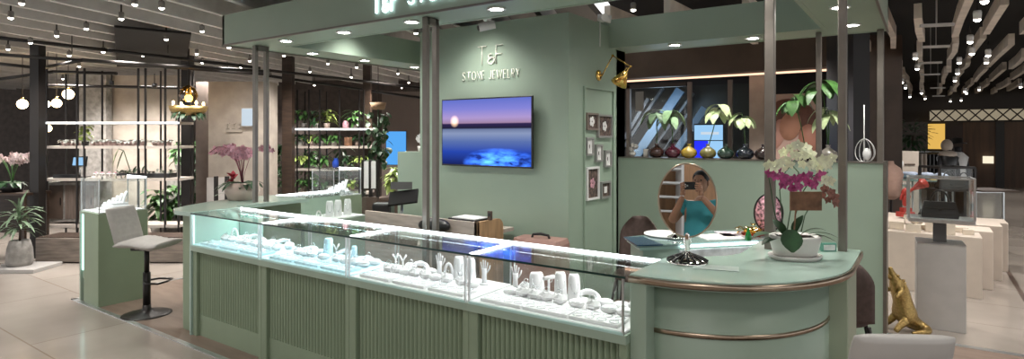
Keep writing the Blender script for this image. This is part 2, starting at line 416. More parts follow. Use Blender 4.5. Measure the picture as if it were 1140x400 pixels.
# lettering built of thin strokes
G = {'T':([[(0,1),(.62,1)],[(.31,1),(.31,0)]],.62),
 'F':([[(0,0),(0,1),(.5,1)],[(0,.52),(.42,.52)]],.5),
 '&':([[(.5,.30),(.44,.1),(.28,0),(.1,.06),(.03,.2),(.1,.36),(.28,.42)],[(.34,.66),(.24,.74),(.1,.68),(.08,.54),(.18,.43),(.52,.43)],[(.5,.43),(.5,.2),(.42,.05)]],.55),
 'S':([[(.42,.86),(.32,.98),(.14,1),(.04,.88),(.06,.68),(.2,.54),(.36,.44),(.44,.28),(.4,.08),(.24,0),(.08,.04),(0,.18)]],.45),
 'O':([[(.3+.3*math.cos(2*PI*k/20), .5+.5*math.sin(2*PI*k/20)) for k in range(21)]],.6),
 'N':([[(0,0),(0,1),(.46,0),(.46,1)]],.46),
 'E':([[(.38,0),(0,0),(0,1),(.38,1)],[(0,.52),(.32,.52)]],.38),
 'J':([[(.3,1),(.3,.2),(.24,.04),(.12,0),(0,.1)]],.3),
 'W':([[(0,1),(.2,0),(.38,.9),(.56,0),(.76,1)]],.76),
 'L':([[(0,1),(0,0),(.36,0)]],.36),
 'R':([[(0,0),(0,1),(.24,1),(.38,.9),(.4,.74),(.34,.58),(.2,.5),(0,.5)],[(.18,.5),(.42,0)]],.42),
 'Y':([[(0,1),(.22,.5),(.44,1)],[(.22,.5),(.22,0)]],.44), ' ':([],.3)}
def strokes(mb, text, o, ex, ez, h, r, gap=.27, fitw=None, low=None):
    tot = sum(G[c][1]+gap for c in text)-gap; sx = h if not fitw else fitw/tot
    x = 0; nrm = Vector(ex).cross(Vector(ez))
    for c in text:
        for st in G[c][0]:
            hh = h*.75 if c == '&' else h
            mb.tube([Vector(o)+Vector(ex)*((x+p[0])*sx)+Vector(ez)*(p[1]*hh) for p in st], r, 6)
        x += G[c][1]+gap
    return mb
fz = cy0-.012
a = pY(417,12,cy0).x; b = pY(440,12,cy0).x; e = pY(456,9,cy0).x
m_ = MB(); strokes(m_, 'T&F', (a,fz,2.475), (1,0,0),(0,0,1), .155, .0085, fitw=(b-a)*1.12); m_.build('monogram_sign', signm, can); m_ = MB()
strokes(m_, 'STONE JEWELRY', (e,fz,2.50), (1,0,0),(0,0,1), .105, .0065, fitw=1.05)
m_.build('sign_lettering', signm, can)
m_ = MB(); strokes(m_, 'T&F', (cx1+.012,3.35,2.475), (0,1,0),(0,0,1), .155, .0085, fitw=.2); m_.build('monogram_sign', signm, can); m_ = MB()
strokes(m_, 'STONE JEWELRY', (cx1+.012,3.63,2.50), (0,1,0),(0,0,1), .105, .0065, fitw=.75)
m_.build('sign_lettering', signm, can)
# wall logo
lg = thing('wall_logo', 'raised cream T&F STONE JEWELRY lettering on the green wall above the television', 'sign', pY(545,90,WY-.005))
p0 = pY(532,72,WY-.008); p1 = pY(560,72,WY-.008); ptop = pY(532,52,WY-.008)
logom = mat('cream_letter', (.92,.92,.84), .5)
m_ = MB(); strokes(m_, 'T&F', (p0.x,WY-.008,p0.z-.005), (1,0,0),(0,0,1), ptop.z-p0.z, .0055, gap=.09, fitw=p1.x-p0.x); m_.build('monogram_lettering', logom, lg)
p0 = pY(515,90,WY-.008); p1 = pY(578,90,WY-.008); ptop = pY(515,81,WY-.008)
m_ = MB(); strokes(m_, 'STONE JEWELRY', (p0.x,WY-.008,p0.z), (1,0,0),(0,0,1), ptop.z-p0.z, .0038, fitw=p1.x-p0.x); m_.build('name_lettering', logom, lg)

# ================= display counters
BX = [-4.81,-3.86,-2.92,-1.97,-1.075]
Y0, Y1, ZB, ZG = 2.41, 2.84, .72, .98
desc = ['beside the white bar stool','one place along from the bar stool end','one place before the curved counter end','adjoining the curved counter']
cools = [(.75,1,1),(.62,.90,1),(.9,.96,1),(1,.98,.96)]
def counter(i):
    x0, x1 = BX[i], BX[i+1]
    r = thing('display_counter', 'green fluted counter with lit glass jewelry case, '+desc[i], 'display counter', ((x0+x1)/2,(Y0+Y1)/2,0), 0, 'front row display counters')
    m = MB(); f0, f1 = x0+.06, x1-.04
    nfl = 26; w_ = (f1-f0)/nfl
    poly = []
    for k in range(nfl):
        for q in range(5): poly.append((f0+w_*(k+q/5), Y0+.055-.018*math.sin(PI*q/5)))
    poly += [(f1,Y0+.055),(f1,Y1-.02),(f0,Y1-.02)]
    m.prism(poly, .17, ZB-.04, smooth=False); m.build('fluted_panel', mint_shaded, r)
    MB().box(f0,f1,Y0+.04,Y1-.02,0,.17).build('kick_panel', mint_shaded, r)
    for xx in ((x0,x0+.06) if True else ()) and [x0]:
        MB().box(xx,xx+.06,Y0+.015,Y1-.01,0,ZB-.04,.004).build('pilaster', mint_shaded, r)
    MB().box(x1-.04,x1,Y0+.015,Y1-.01,0,ZB-.04,.004).build('pilaster', mint_shaded, r)
    MB().box(x0,x1,Y0,Y1,ZB-.04,ZB).build('case_floor', mint, r)
    MB().box(x0+.01,x1-.01,Y0+.015,Y1-.01,ZB,ZB+.012,.003).build('display_deck', bluewhite if i in (0,1) else white, r)
    # glass
    g = MB().box(x0+.008,x1-.008,Y0+.004,Y0+.012,ZB,ZG-.008); g.build('front_glass', glass, r)
    g = MB().box(x0+.008,x1-.008,Y1-.012,Y1-.004,ZB,ZG-.03); g.build('rear_glass', glass, r)
    g = MB().box(x0+.004,x1-.004,Y0,Y1-.02,ZG-.008,ZG); tg = g.build('top_glass', glass_top, r)
    MB().box(x0,x1,Y0-.003,Y0+.002,ZG-.009,ZG+.001).build('glass_edge', dark_glass_edge, tg)
    MB().box(x0+.012,x1-.012,Y0-.002,Y0+.003,ZB,ZB+.012).build('glass_edge', glass_edge, tg)
    for xx in (x0+.010, x1-.018):
        MB().box(xx,xx+.008,Y0-.001,Y0+.010,ZB,ZG-.01).build('corner_profile', steel, r)
        MB().box(xx,xx+.006,Y1-.012,Y1-.004,ZB,ZG-.01).build('corner_profile', steel, r)
    s = MB().box(x0,x1,Y1-.014,Y1,ZG-.010,ZG+.003); s.build('light_strip', strip, r)
    s = MB().box(x0+.004,x0+.012,Y0+.02,Y1-.022,ZG-.010,ZG+.002)
    if i: s.build('light_strip', strip, r)
    if i == 0:
        MB().box(x0-.02,x0,Y0+.0,Y1,0,ZG-.01).build('end_panel', mint_top, r)
        MB().box(x0+.015,x0+.34,Y1-.028,Y1-.014,ZB+.012,ZG-.03).build('back_panel', mint_top, r)
        MB().box(x0,x0+.012,Y0+.005,Y0+.025,ZB+.01,ZG-.02).build('light_strip', strip_soft, r)
    l = lamp('AREA','strip_glow',((x0+x1)/2,Y1-.04,ZG-.03), 1.35 if i<2 else .95, cools[i], r, shape='RECTANGLE', size=x1-x0-.05, size_y=.02)
    l.rotation_euler = (math.radians(-28),0,0)
    return r
for i in range(4): counter(i)

# curved end counter
cc = Vector((-1.0,3.2)); rx, ry = .72, .745
arc = lambda sx, sy, n=24: [(cc.x+sx*math.cos(a), cc.y+sy*math.sin(a)) for a in [(-PI/2)+(PI/2)*k/n for k in range(n+1)]]
cur = thing('curved_counter', 'mint green curved corner counter with bronze edging, under mirror and orchid', 'counter', (-.75,3.0,0))
outer = [(-1.075,2.455)] + arc(rx,ry) + [(-.28,3.67),(-.79,3.67),(-.79,3.22)]
inner = [(-.79,3.22),(-.83,3.12),(-.93,3.02),(-1.075,2.88)]
outer += inner[1:]
MB().prism(outer, .945, .984, False).build('worktop', mint_top, cur)
edge = [(-1.08,2.445)] + arc(rx+.008,ry+.008) + [(-.272,3.675)]
edge_in = [(-1.08,2.46)] + arc(rx-.002,ry-.002) + [(-.282,3.675)]
MB().prism(edge + edge_in[::-1], .950, .978, True).build('edge_band', bronze, cur)
drum = [(-1.02,2.6)] + arc(rx-.10,ry-.10) + [(-.38,3.3),(-.60,3.3),(-.70,2.95),(-1.02,2.75)]
MB().prism(drum, 0, .945, True).build('curved_front', mint, cur)
band = arc(rx-.094,ry-.094); band2 = arc(rx-.104,ry-.104)
MB().prism(band+band2[::-1], .715, .735, True).build('trim_band', bronze, cur)
MB().box(-1.075,-1.0,2.455,2.9,0,.945,.004).build('pilaster', mint, cur)
MB().box(-.43,-.30,3.22,3.64,0,.945,.004).build('side_panel', mat('mint_side_panel',(.36,.42,.31),.5), cur)
MB().box(-.76,-.43,3.58,3.64,0,.945).build('rear_panel', mint, cur)

# side wing at the stool end
wing = thing('wing_counter', 'mint green side counter with rounded end and lit glass case behind the orchid', 'display counter', (-5.2,3.4,0))
tp = [xy(192,234,.98), xy(195,228,.98), xy(212,223.5,.98), xy(240,220,.98)]
wp = [(-4.83,2.42),(-5.05,2.40),(-5.22,2.47),(-5.36,2.66),(-5.5,2.95),(-5.58,3.3),(-5.56,3.62),(-4.95,3.62),(-4.95,2.86),(-4.83,2.86)]
MB().prism(wp, .95, .982).build('worktop', mint_top, wing)
wp2 = [(-4.83,2.46),(-5.03,2.46),(-5.16,2.52),(-5.28,2.68),(-5.42,2.95),(-5.48,3.3),(-5.46,3.6),(-5.05,3.6),(-5.05,2.9),(-4.84,2.84)]
MB().prism(wp2, 0, .95, False).build('body', mint_shaded, wing)
MB().box(-5.5,-5.02,3.62,4.42,0,.72).build('case_base', mint, wing)
MB().box(-5.48,-5.46,3.63,4.41,.72,.955).build('back_panel', mint, wing)
MB().box(-5.48,-5.04,3.63,4.41,.72,.732).build('display_deck', white, wing)
MB().box(-5.03,-5.022,3.63,4.41,.72,.97).build('front_glass', glass, wing)
MB().box(-5.5,-5.02,3.62,4.42,.972,.98).build('top_glass', glass_top, wing)
MB().box(-5.5,-5.485,3.62,4.42,.968,.984).build('light_strip', strip, wing)

# white uprights standing in the wing case
def bust_mesh(w_, h, lean=.25):
    m = MB(); n = 8; fr = []
    for j, y in ((0,0),(1,.012)):
        for k in range(n+1):
            q = k/n; z = h*q; ww = w_*.62*(1-.2*q**3 - .10*math.sin(PI*q))
            if q > .85: ww *= 1-(q-.85)*1.6
            fr.append((-ww, y+lean*z*.6, z)); fr.append((0, y+lean*z*.6-.012*(1-q), z)); fr.append((ww, y+lean*z*.6, z))
    N = (n+1)*3; fs = []
    for k in range(n):
        for c in (0,1):
            a = k*3+c; fs.append((a,a+1,a+4,a+3)); b = N+a; fs.append((b+3,b+4,b+1,b))
        a = k*3; fs.append((a+3,N+a+3,N+a,a)); fs.append((a+2,N+a+2,N+a+5,a+5))
    fs.append((n*3,n*3+1,N+n*3+1,N+n*3)); fs.append((n*3+1,n*3+2,N+n*3+2,N+n*3+1))
    m._a(fr, fs, True); m.box(-w_*.42,w_*.42,-.01,.05,0,.008,.002)
    return m
def bust(name, w_, h, m=white, chain=True):
    r = thing(name, 'x', 'necklace stand', (0,0,0), local=True)
    bust_mesh(w_,h).build('bust_panel', m, r)
    if chain:
        pts = [(w_*.34*math.cos(a), .13*h*.9-.022, h*.72+h*.42*math.sin(a)) for a in [PI+PI*k/10 for k in range(11)]]
        c = MB().tube([(p[0], (p[2]*.15)-.014, p[2]) for p in pts], .0012, 5); c.ball((0,h*.3*.15-.016,h*.29),.005,seg=8,rings=5); c.build('necklace', silver, r)
    return r
def arch_stand(m=white):
    r = thing('arch_stand','x','jewelry stand',local=True)
    MB().tube([(.018*math.cos(a),0,.012+.04*math.sin(a)*1.2) for a in [PI*k/12 for k in range(13)]],.006,8).build('hoop',m,r)
    MB().lathe([(.024,0),(.024,.008),(.006,.014)],seg=16).build('base',m,r); return r
def tbar():
    r = thing('tbar_stand','x','jewelry stand',local=True)
    MB().lathe([(.02,0),(.02,.006),(.005,.012),(.005,.07)],seg=14).build('base',white,r)
    MB().tube([(-.026,0,.074),(.026,0,.074)],.008,10).build('bar',white,r)
    MB().tube([(.01*math.cos(a)+.01,.01*math.sin(a)*0+.0,.066+.012*math.sin(a)) for a in [2*PI*k/12 for k in range(12)]],.0012,5,closed=True).build('bangle',silver,r); return r
def ytree():
    r = thing('earring_tree','x','jewelry stand',local=True)
    MB().tube([(0,0,0),(0,0,.045),(-.018,0,.08)],.0045,8).tube([(0,0,.045),(.018,0,.08)],.0045,8).build('fork',white,r)
    MB().lathe([(.018,0),(.018,.005),(.005,.008)],seg=14).build('base',white,r)
    m=MB(); m.ball((-.018,0,.07),.004,seg=6,rings=4).ball((.018,0,.07),.004,seg=6,rings=4); m.build('earrings',silver,r); return r
def hand_stand():
    r = thing('hand_stand','x','jewelry stand',local=True)
    m=MB().tube([(0,0,0),(0,0,.05),(0,.002,.075)],[.013,.011,.014],10)
    for k,(dx,h) in enumerate(((-.012,.035),(-.004,.045),(.004,.042),(.012,.032))): m.tube([(dx*.8,0,.07),(dx*1.2,0,.07+h*.6),(dx*1.3,-.006,.07+h)],[.004,.0038,.003],6)
    m.tube([(.012,0,.055),(.024,-.004,.075),(.027,-.006,.09)],[.0045,.004,.003],6); m.build('hand',white,r)
    MB().lathe([(.022,0),(.022,.006),(.013,.01)],seg=14).build('base',white,r); return r
def rock(seed):
    rg=R(seed); m=MB(); m.ball((0,0,.016),.026,.02,.018,seg=9,rings=6)
    m.v=[(x+rg.uniform(-.004,.004),y+rg.uniform(-.004,.004),max(0,z+rg.uniform(-.004,.006))) for x,y,z in m.v]; m.sm=[False]*len(m.f)
    r = thing('stone_block','x','display stone',local=True); m.build('raw_stone',white,r)
    MB().tube([(.009*math.cos(a),.004+.002*math.sin(a),.038+.009*math.sin(a)) for a in [2*PI*k/12 for k in range(12)]],.0013,5,closed=True).build('ring',silver,r); return r
def cushion():
    r = thing('bracelet_cushion','x','jewelry cushion',local=True)
    MB().ball((0,0,.014),.032,.026,.015,seg=14,rings=7).build('cushion',white,r)
    MB().tube([(.026*math.cos(a),.021*math.sin(a),.021) for a in [2*PI*k/16 for k in range(16)]],.0016,5,closed=True).build('bracelet',silver,r); return r
def tray(w_,d,m,n=4,rows=2):
    r = thing('jewelry_tray','x','jewelry tray',local=True)
    MB().box(-w_/2,w_/2,-d/2,d/2,0,.016,.003).build('tray_base',m,r)
    for i in range(n):
        for j in range(rows):
            cx=-w_/2+w_*(i+.5)/n; cy=-d/2+d*(j+.5)/rows; q=min(w_/n,d/rows)*.36
            MB().tube([(cx+q*math.cos(a),cy+q*math.sin(a),.018) for a in [2*PI*k/12 for k in range(12)]],.0022,5,closed=True).build('bangle',silver,r)
    return r
DK = ZB+.012
protos = {}
SCL = {'rock':1.55,'cushion':1.4,'hand':1.25,'arch':1.45,'ytree':1.2,'tbar':1.35,'collar':1.2}
def collar():
    r = thing('collar_display','x','necklace display',local=True); m = MB()
    m.tube([(.045*math.cos(a),.040*math.sin(a)+.0,.014+.026*max(0,math.sin(a))) for a in [-.9+(PI+1.8)*k/18 for k in range(19)]],[.007]+[.012]*17+[.007],8).build('collar_form',white,r)
    c = MB()
    for k in range(19):
        a=-.9+(PI+1.8)*k/18; c.ball((.037*math.cos(a),.032*math.sin(a),.028+.026*max(0,math.sin(a))),.0038,seg=6,rings=4)
    c.build('beads',silver,r); return r
def put(kind, u, v, label, z=DK, rz=0, sc=None, maker=None, loc=None):
    sc = sc or SCL.get(kind)
    key = kind
    L = loc or pz(u,v,z); L = Vector((L[0],L[1],z))
    if key not in protos:
        protos[key] = maker(); r = protos[key]; r.location = L; r.rotation_euler=(0,0,rz); r['label']=label
        if sc: r.scale=(sc,)*3
        r['group']=None; del r['group']; return r
    return dup(protos[key], L, rz, label, sc)
ORD = ['first','second','third','fourth','fifth','sixth','seventh','eighth','ninth','tenth','eleventh','twelfth','thirteenth','fourteenth','fifteenth']
cn = ['case beside the bar stool','second case from the bar stool','third case from the bar stool','case adjoining the curved counter']
def lay(i, kind, noun, items, maker, m0=0):
    x0, x1 = BX[i]+.05, BX[i+1]-.05
    for k, it in enumerate(items):
        u, v = it[0], it[1]; L = pz(u,v,DK); hw = it[4] if len(it)>4 else .03
        L = Vector((min(max(L.x,x0+hw),x1-hw), min(max(L.y, Y0+.045),Y1-.08), DK))
        z = DK + (it[3] if len(it) > 3 else 0)
        put(kind,u,v,'%s, %s along, in the %s' % (noun, ORD[k+m0], cn[i]), z=z, rz=it[2] if len(it)>2 else 0, maker=maker, loc=L)
A20 = math.radians(38)
# trays lie on the deck: two rows per case
for i in range(4):
    x0, x1 = BX[i], BX[i+1]; n = 3; ww = (x1-x0-.10)/n
    for k in range(n):
        key = 'trayf%d' % (i in (0,1))
        mk = lambda: tray(ww-.03,.13, bluewhite if i in (0,1) else white, 4, 2)
        put(key,0,0,'flat %s bangle tray, %s along, in the %s' % ('pale blue' if i<2 else 'white', ORD[k], cn[i]), z=DK, maker=mk, loc=Vector((x0+.05+ww*(k+.5),Y0+.105,DK)))
TB = .016
MK={'rock':lambda: rock(1),'cushion':cushion,'hand':hand_stand,'arch':arch_stand,'ytree':ytree,'tbar':tbar,'collar':collar,
 'bust_a':lambda: bust('necklace_stand',.058,.135),'bust_w':lambda: bust('necklace_stand',.075,.115),'bust_b':lambda: bust('necklace_stand',.06,.125,bluewhite),'bust_c':lambda: bust('necklace_stand',.035,.10,bluewhite)}
NOUN={'rock':'rough white ring stone','cushion':'round white bracelet cushion','hand':'white hand-shaped ring stand','arch':'white hoop stand','ytree':'white forked earring tree','tbar':'small white T-bar stand',
 'collar':'open white necklace collar','bust_a':'tall white necklace stand','bust_w':'wide white angled necklace stand','bust_b':'blue-lit curved necklace stand','bust_c':'slim blue-lit necklace stand'}
ROWS=[((.0,'arch'),(.12,'cushion'),(.22,'rock'),(.33,'collar'),(.48,'rock'),(.58,'cushion'),(.68,'rock'),(.82,'collar'),(.94,'rock')),
      ((.03,'cushion'),(.12,'rock'),(.22,'cushion'),(.33,'bust_b'),(.45,'ytree'),(.55,'collar'),(.68,'bust_c'),(.78,'cushion'),(.87,'rock'),(.95,'cushion')),
      ((.02,'ytree'),(.10,'ytree'),(.19,'rock'),(.28,'collar'),(.40,'cushion'),(.49,'hand'),(.58,'arch'),(.68,'bust_a'),(.79,'bust_a'),(.92,'hand')),
      ((.02,'hand'),(.11,'rock'),(.21,'bust_w'),(.31,'tbar'),(.41,'bust_a'),(.52,'bust_a'),(.63,'collar'),(.76,'cushion'),(.87,'cushion'),(.97,'rock'))]
FRONT=[((.03,'rock'),(.15,'rock'),(.30,'cushion'),(.42,'rock'),(.55,'rock'),(.66,'cushion'),(.78,'cushion'),(.90,'rock')),
       ((.06,'rock'),(.16,'cushion'),(.26,'rock'),(.42,'cushion'),(.60,'rock'),(.72,'cushion'),(.84,'rock'),(.94,'cushion')),
       ((.06,'rock'),(.15,'rock'),(.24,'cushion'),(.34,'rock'),(.45,'rock'),(.55,'cushion'),(.66,'rock'),(.80,'rock'),(.90,'cushion')),
       ((.06,'cushion'),(.17,'rock'),(.26,'rock'),(.36,'rock'),(.47,'rock'),(.60,'cushion'),(.72,'rock'),(.84,'cushion'),(.95,'cushion'))]
rgj = R(99)
for i in range(4):
    cnt = {}
    for (fx,kd,Yr) in sorted([(a_,k_,2.735) for a_,k_ in ROWS[i]]+[(a_,k_,2.645) for a_,k_ in FRONT[i]]):
        cnt[kd] = cnt.get(kd,0)+1
        x = BX[i]+.07+(BX[i+1]-BX[i]-.14)*fx
        put(kd,0,0,'%s, %s along, in the %s' % (NOUN[kd], ORD[cnt[kd]-1], cn[i]), z=DK, rz=(A20 if kd[:4] in('bust','coll','hand') else rgj.uniform(0,1.5)), maker=MK[kd], loc=Vector((x,Yr,DK)))
# wing case
for k,(y,kind) in enumerate(((3.72,'rock'),(3.82,'rock'),(3.92,'arch'),(4.06,'bust_a'),(4.17,'bust_a'),(4.3,'bust_a'))):
    put(kind,0,0,['rough white ring stone at the orchid end of the side wing case','rough white ring stone second along in the side wing case','white hoop stand inside the side wing case',
        'tall white necklace stand next to the hoop in the side wing case','middle tall white necklace stand in the side wing case','tall white necklace stand at the far end of the side wing case'][k],
        z=.732, rz=.9, loc=Vector((-5.2,y,.732)), sc=1.25 if kind=='bust_a' else 1.3)

# ================= pedestals
def pedestal(loc, lab, items=True):
    r = thing('pedestal_case', lab, 'display case', loc)
    x, y, z = loc; a = .215
    m = MB().box(x-a+.10,x+a,y-a,y+a,0,.87,.004); m.build('body', mint_shaded, r)
    MB().box(x-a,x-a+.025,y-a,y+a,0,.87).build('end_panel', mint, r)
    MB().box(x-a+.025,x-a+.10,y-a+.02,y+a,.22,.86).build('recess', mint, r)
    MB().box(x-a+.025,x-a+.10,y-a,y+a,.845,.87).build('top_rail', mint, r)
    MB().box(x-a+.03,x-a+.095,y-a+.01,y-a+.02,.30,.84).build('light_panel', strip_soft, r)
    MB().box(x-a+.02,x+a-.01,y-a+.02,y+a-.02,.87,.88).build('display_deck', white, r)
    g = MB().box(x-a+.01,x+a-.01,y-a+.01,y-a+.016,.87,1.185).box(x-a+.01,x+a-.01,y+a-.016,y+a-.01,.87,1.185)
    g.box(x-a+.01,x-a+.016,y-a+.01,y+a-.01,.87,1.185).box(x+a-.016,x+a-.01,y-a+.01,y+a-.01,.87,1.185); g.build('glass_box', glass, r)
    for sx in (-1,1):
        for sy in (-1,1):
            e = MB().box(x+sx*(a-.012)-.004,x+sx*(a-.012)+.004,y+sy*(a-.012)-.004,y+sy*(a-.012)+.004,.87,1.19)
            e.build('corner_profile', steel, r)
    MB().box(x-a+.008,x+a-.008,y-a+.008,y+a-.008,1.185,1.193).build('top_glass', glass_top, r)
    s = MB()
    s.box(x-a+.01,x+a-.01,y+a-.018,y+a-.01,1.180,1.196); s.build('light_strip', strip, r)
    lamp('AREA','case_glow',(x,y,1.17),.9,(.9,.98,1),r,shape='SQUARE',size=.3)
    return r
pedestal((-6.50,2.52,0),'green pedestal with glass box top standing behind the bar stool, light slot in its side')
pedestal((-5.95,4.75,0),'green pedestal with glass box top far behind the side wing counter')
def heap(x,y,z,lab,seed,sc=1.):
    r = thing('jewelry_display', lab, 'jewelry display', (x,y,z)); rg = R(seed)
    m = MB()
    for k,(w_,h) in enumerate(((.30,.02),(.22,.045),(.14,.07))): m.box(x-w_*sc/2+.03,x+w_*sc/2+.03,y-.10*sc+.03*k,y+.10*sc,z,z+h*sc,.004)
    m.build('stepped_riser', white, r)
    for k in range(6):
        px = x-.10*sc+.035*k*sc; hh = (.05+.014*k)*sc
        bm = bust_mesh(.04*sc,hh,.5); bm.v=[(v[0]+px,v[1]+y-.05*sc+.02*k*sc,v[2]+z+.018+.007*k) for v in bm.v]; bm.build('ring_holder', white, r)
heap(-6.48,2.50,.88,'white stepped jewelry display heaped in the glass box behind the bar stool',2)
heap(-5.95,4.75,.88,'white stepped jewelry display in the far glass box',4)

# ================= bar stools
def stool(loc, rz, lab, matu, tufted=True, sz=.64, bh=.33, bw=.36):
    r = thing('bar_stool', lab, 'bar stool', loc, rz, local=True)
    MB().lathe([(.20,0),(.20,.008),(.17,.016),(.06,.03),(.035,.05),(.033,.09)],seg=32).build('base', blackmetal, r)
    MB().tube([(0,0,.08),(0,0,.38)],.031,14).tube([(0,0,.38),(0,0,sz-.04)],.021,14).build('column', blackmetal, r)
    MB().tube([(-.03,0,.30),(.05,-.10,.30),(.17,-.10,.30),(.19,0,.30),(.17,.10,.30),(.05,.10,.30),(-.03,0,.30)],.009,8).build('foot_ring', blackmetal, r)
    MB().tube([(0,0,sz-.045),(-.05,.06,sz-.055),(-.08,.12,sz-.06)],.006,8).build('lever', blackmetal, r)
    # seat: swept quilted cushion; x forward
    def cush(name, pts, w_, th, nq=7):
        m = MB(); rows = []; n = len(pts)-1; K = 10
        for s_ in (1,-1):
            for i, p in enumerate(pts):
                q = i/n
                ti = Vector(pts[min(i+1,n)])-Vector(pts[max(i-1,0)]); ti.normalize(); nr = Vector((-ti.z,0,ti.x))
                edge = min(1, 4*min(q,1-q)+.35)**.5
                tuft = (1-.22*abs(math.cos(PI*q*nq))**4) if tufted else 1
                for k in range(K+1):
                    y = -1+2*k/K; pr = (1-abs(y)**4)**.5
                    rows.append(Vector(p)+Vector((0,y*w_/2*(.93+.07*edge),0))+nr*s_*th/2*edge*(.25+.75*pr)*tuft)
        N = (n+1)*(K+1); fs = []
        for i in range(n):
            for k in range(K):
                a = i*(K+1)+k; fs.append((a,a+1,a+K+2,a+K+1)); fs.append((N+a+K+1,N+a+K+2,N+a+1,N+a))
        for i in range(n):
            a=i*(K+1); fs.append((a+K+1,N+a+K+1,N+a,a)); a+=K; fs.append((a,N+a,N+a+K+1,a+K+1))
        for k in range(K): fs.append((k,N+k,N+k+1,k+1)); a=n*(K+1)+k; fs.append((a+1,N+a+1,N+a,a))
        m._a(rows, fs, True); return m.build(name, matu, r)
    seat = [(-.17,0,sz+.0)]+[(-.17+.38*k/20,0,sz+.0+.012*math.sin(k/20*6)) for k in range(1,21)]
    cush('seat', seat, .40, .075)
    back = [(-.155-.075*k/20-.02*(k/20)**2,0,sz-.01+bh*k/20) for k in range(21)]
    cush('backrest', back, bw, .055)
    MB().box(-.09,.09,-.09,.09,sz-.055,sz-.035,.004).build('seat_plate', blackmetal, r)
    return r
stool((-5.70,2.47,0), math.radians(-0)+.55, 'light grey quilted bar stool on black disc base in front of the green pedestal', grey_uph)
stool((-.19,2.66,0), math.radians(122), 'light grey smooth-backed stool in front of the curved counter end', mat('pale_grey_leather',(.46,.44,.42),.5,noise=.03), False, .57, .345, .345)

# ================= shell chairs
def shell_chair(loc, rz, lab, w_=.40, top=.83, sd=.62):
    r = thing('shell_chair', lab, 'chair', loc, rz, local=True)
    m = MB(); K=12; n=14; rows=[]
    for s_ in (0,1):
        for i in range(n+1):
            q=i/n; z=.46+(top-.46)*q
            for k in range(K+1):
                y=-1+2*k/K; ww=w_/2*(1-.05*q)*(1-max(0,q-.62)**2*4.2)
                x=-.17-.07*q+.055*y*y - s_*.028
                zz = z
                rows.append((x, y*ww*1.0, zz))
    N=(n+1)*(K+1); fs=[]
    for i in range(n):
        for k in range(K):
            a=i*(K+1)+k; fs.append((a,a+1,a+K+2,a+K+1)); fs.append((N+a+K+1,N+a+K+2,N+a+1,N+a))
        a=i*(K+1); fs.append((a+K+1,N+a+K+1,N+a,a)); a+=K; fs.append((a,N+a,N+a+K+1,a+K+1))
    for k in range(K): a=n*(K+1)+k; fs.append((a+1,N+a+1,N+a,a)); fs.append((k,N+k,N+k+1,k+1))
    m._a(rows,fs,True); m.build('backrest', brown_uph, r)
    m=MB(); m.ball((.02,0,.45),.22,w_/2,.05,seg=20,rings=8); m.build('seat', brown_uph, r)
    for sx in (-1,1):
        for sy in (-1,1): MB().tube([(sx*.12,sy*.12,.43),(sx*.2,sy*.19,0)],[.013,.008],8).build('leg', blackmetal, r)
    return r
shell_chair((-.42,4.30,0), math.radians(100), 'dark brown upholstered chair behind the curved counter, beside the green half wall',.30,.83)
shell_chair((-1.98,4.62,0), math.radians(-80), 'brown round-topped chair tucked behind the rear desk, below the picture frames',.34,.90)

# ================= rear diagonal glass desk
T0 = [xy(695,264,.95), xy(709.5,274,.95), xy(752,276.5,.95), xy(850,268,.95), xy(868,262,.95), xy(770,257,.95)]
zt=.95
dk = thing('rear_desk', 'glass-topped green sales desk with white lit display front, behind the oval mirror', 'desk', (*xy(775,270,zt),0))
pl = [xy(695,264,zt), xy(709.5,274,zt), xy(848,267,zt), xy(905,262,zt), xy(835,256,zt), xy(770,257,zt)]
MB().prism(pl, zt-.012, zt).build('glass_top', mat('teal_glass_top',(.22,.33,.32),.08,coat=.5), dk)
cxp = sum(p[0] for p in pl)/6; cyp = sum(p[1] for p in pl)/6
sh = [(cxp+(p[0]-cxp)*.93, cyp+(p[1]-cyp)*.93) for p in pl]
MB().prism(sh, 0, zt-.03).build('body', mint_top, dk)
MB().prism([(cxp+(p[0]-cxp)*.97, cyp+(p[1]-cyp)*.97) for p in pl], zt-.03, zt-.013).build('glass_edge', glass_edge, dk)
# white marbled front of the desk
a = Vector((*sh[1],0)); b = Vector((*sh[2],0)); d = (b-a); nn = Vector((d.y,-d.x,0)).normalized(); q0 = a+d*.30+nn*.004; q1 = a+d*.98+nn*.004
marb = mat('white_marbled_panel',(.72,.74,.75),.3,noise=.32,nscale=9)
m = MB().tube([q0+Vector((0,0,.935))+nn*.02,q1+Vector((0,0,.935))+nn*.02],.006,6); m.build('light_strip', strip, dk)
m = MB(); L = (q1-q0).length; m.obox((q0+q1)/2+Vector((0,0,.56))+nn*.004, L, .012, .70, Matrix.Rotation(math.atan2(d.y,d.x),3,'Z')); m.build('front_panel', marb, dk)
# things on it
one(MB().prism([xy(694,264.2,zt+.006),xy(709,273.4,zt+.006),xy(738,272.6,zt+.006),xy(716,263.4,zt+.006)], zt+.001, zt+.007),'navy_mat',navy,'dark navy mat on the corner of the rear desk over the brown chair','mat')
def flat(u,v,w_,d_,z,rz,m,name,label,cat,h=.004):
    p = xy(u,v,z); mb = MB(); mb.obox((p[0],p[1],z+h/2),w_,d_,h,Matrix.Rotation(rz,3,'Z')); return one(mb,name,m,label,cat)
p = xy(742,262,zt)
m = MB().lathe([(.0,0),(.13,0),(.145,.006),(.145,.012),(.12,.008),(0,.008)],(p[0],p[1],zt),28); one(m,'round_tray',white,'round white tray on the rear desk, behind the oval mirror neck','tray')
flat(800,264,.26,.20,zt,.8,paper,'price_sheet','printed white sheet lying mid-way on the rear glass desk','paper')
flat(826,261,.30,.2,zt,.6,mat('lilac_paper',(.62,.55,.62),.5,noise=.2,nscale=20),'leaflet','lilac leaflet spread on the rear desk near the round photo stand','paper')
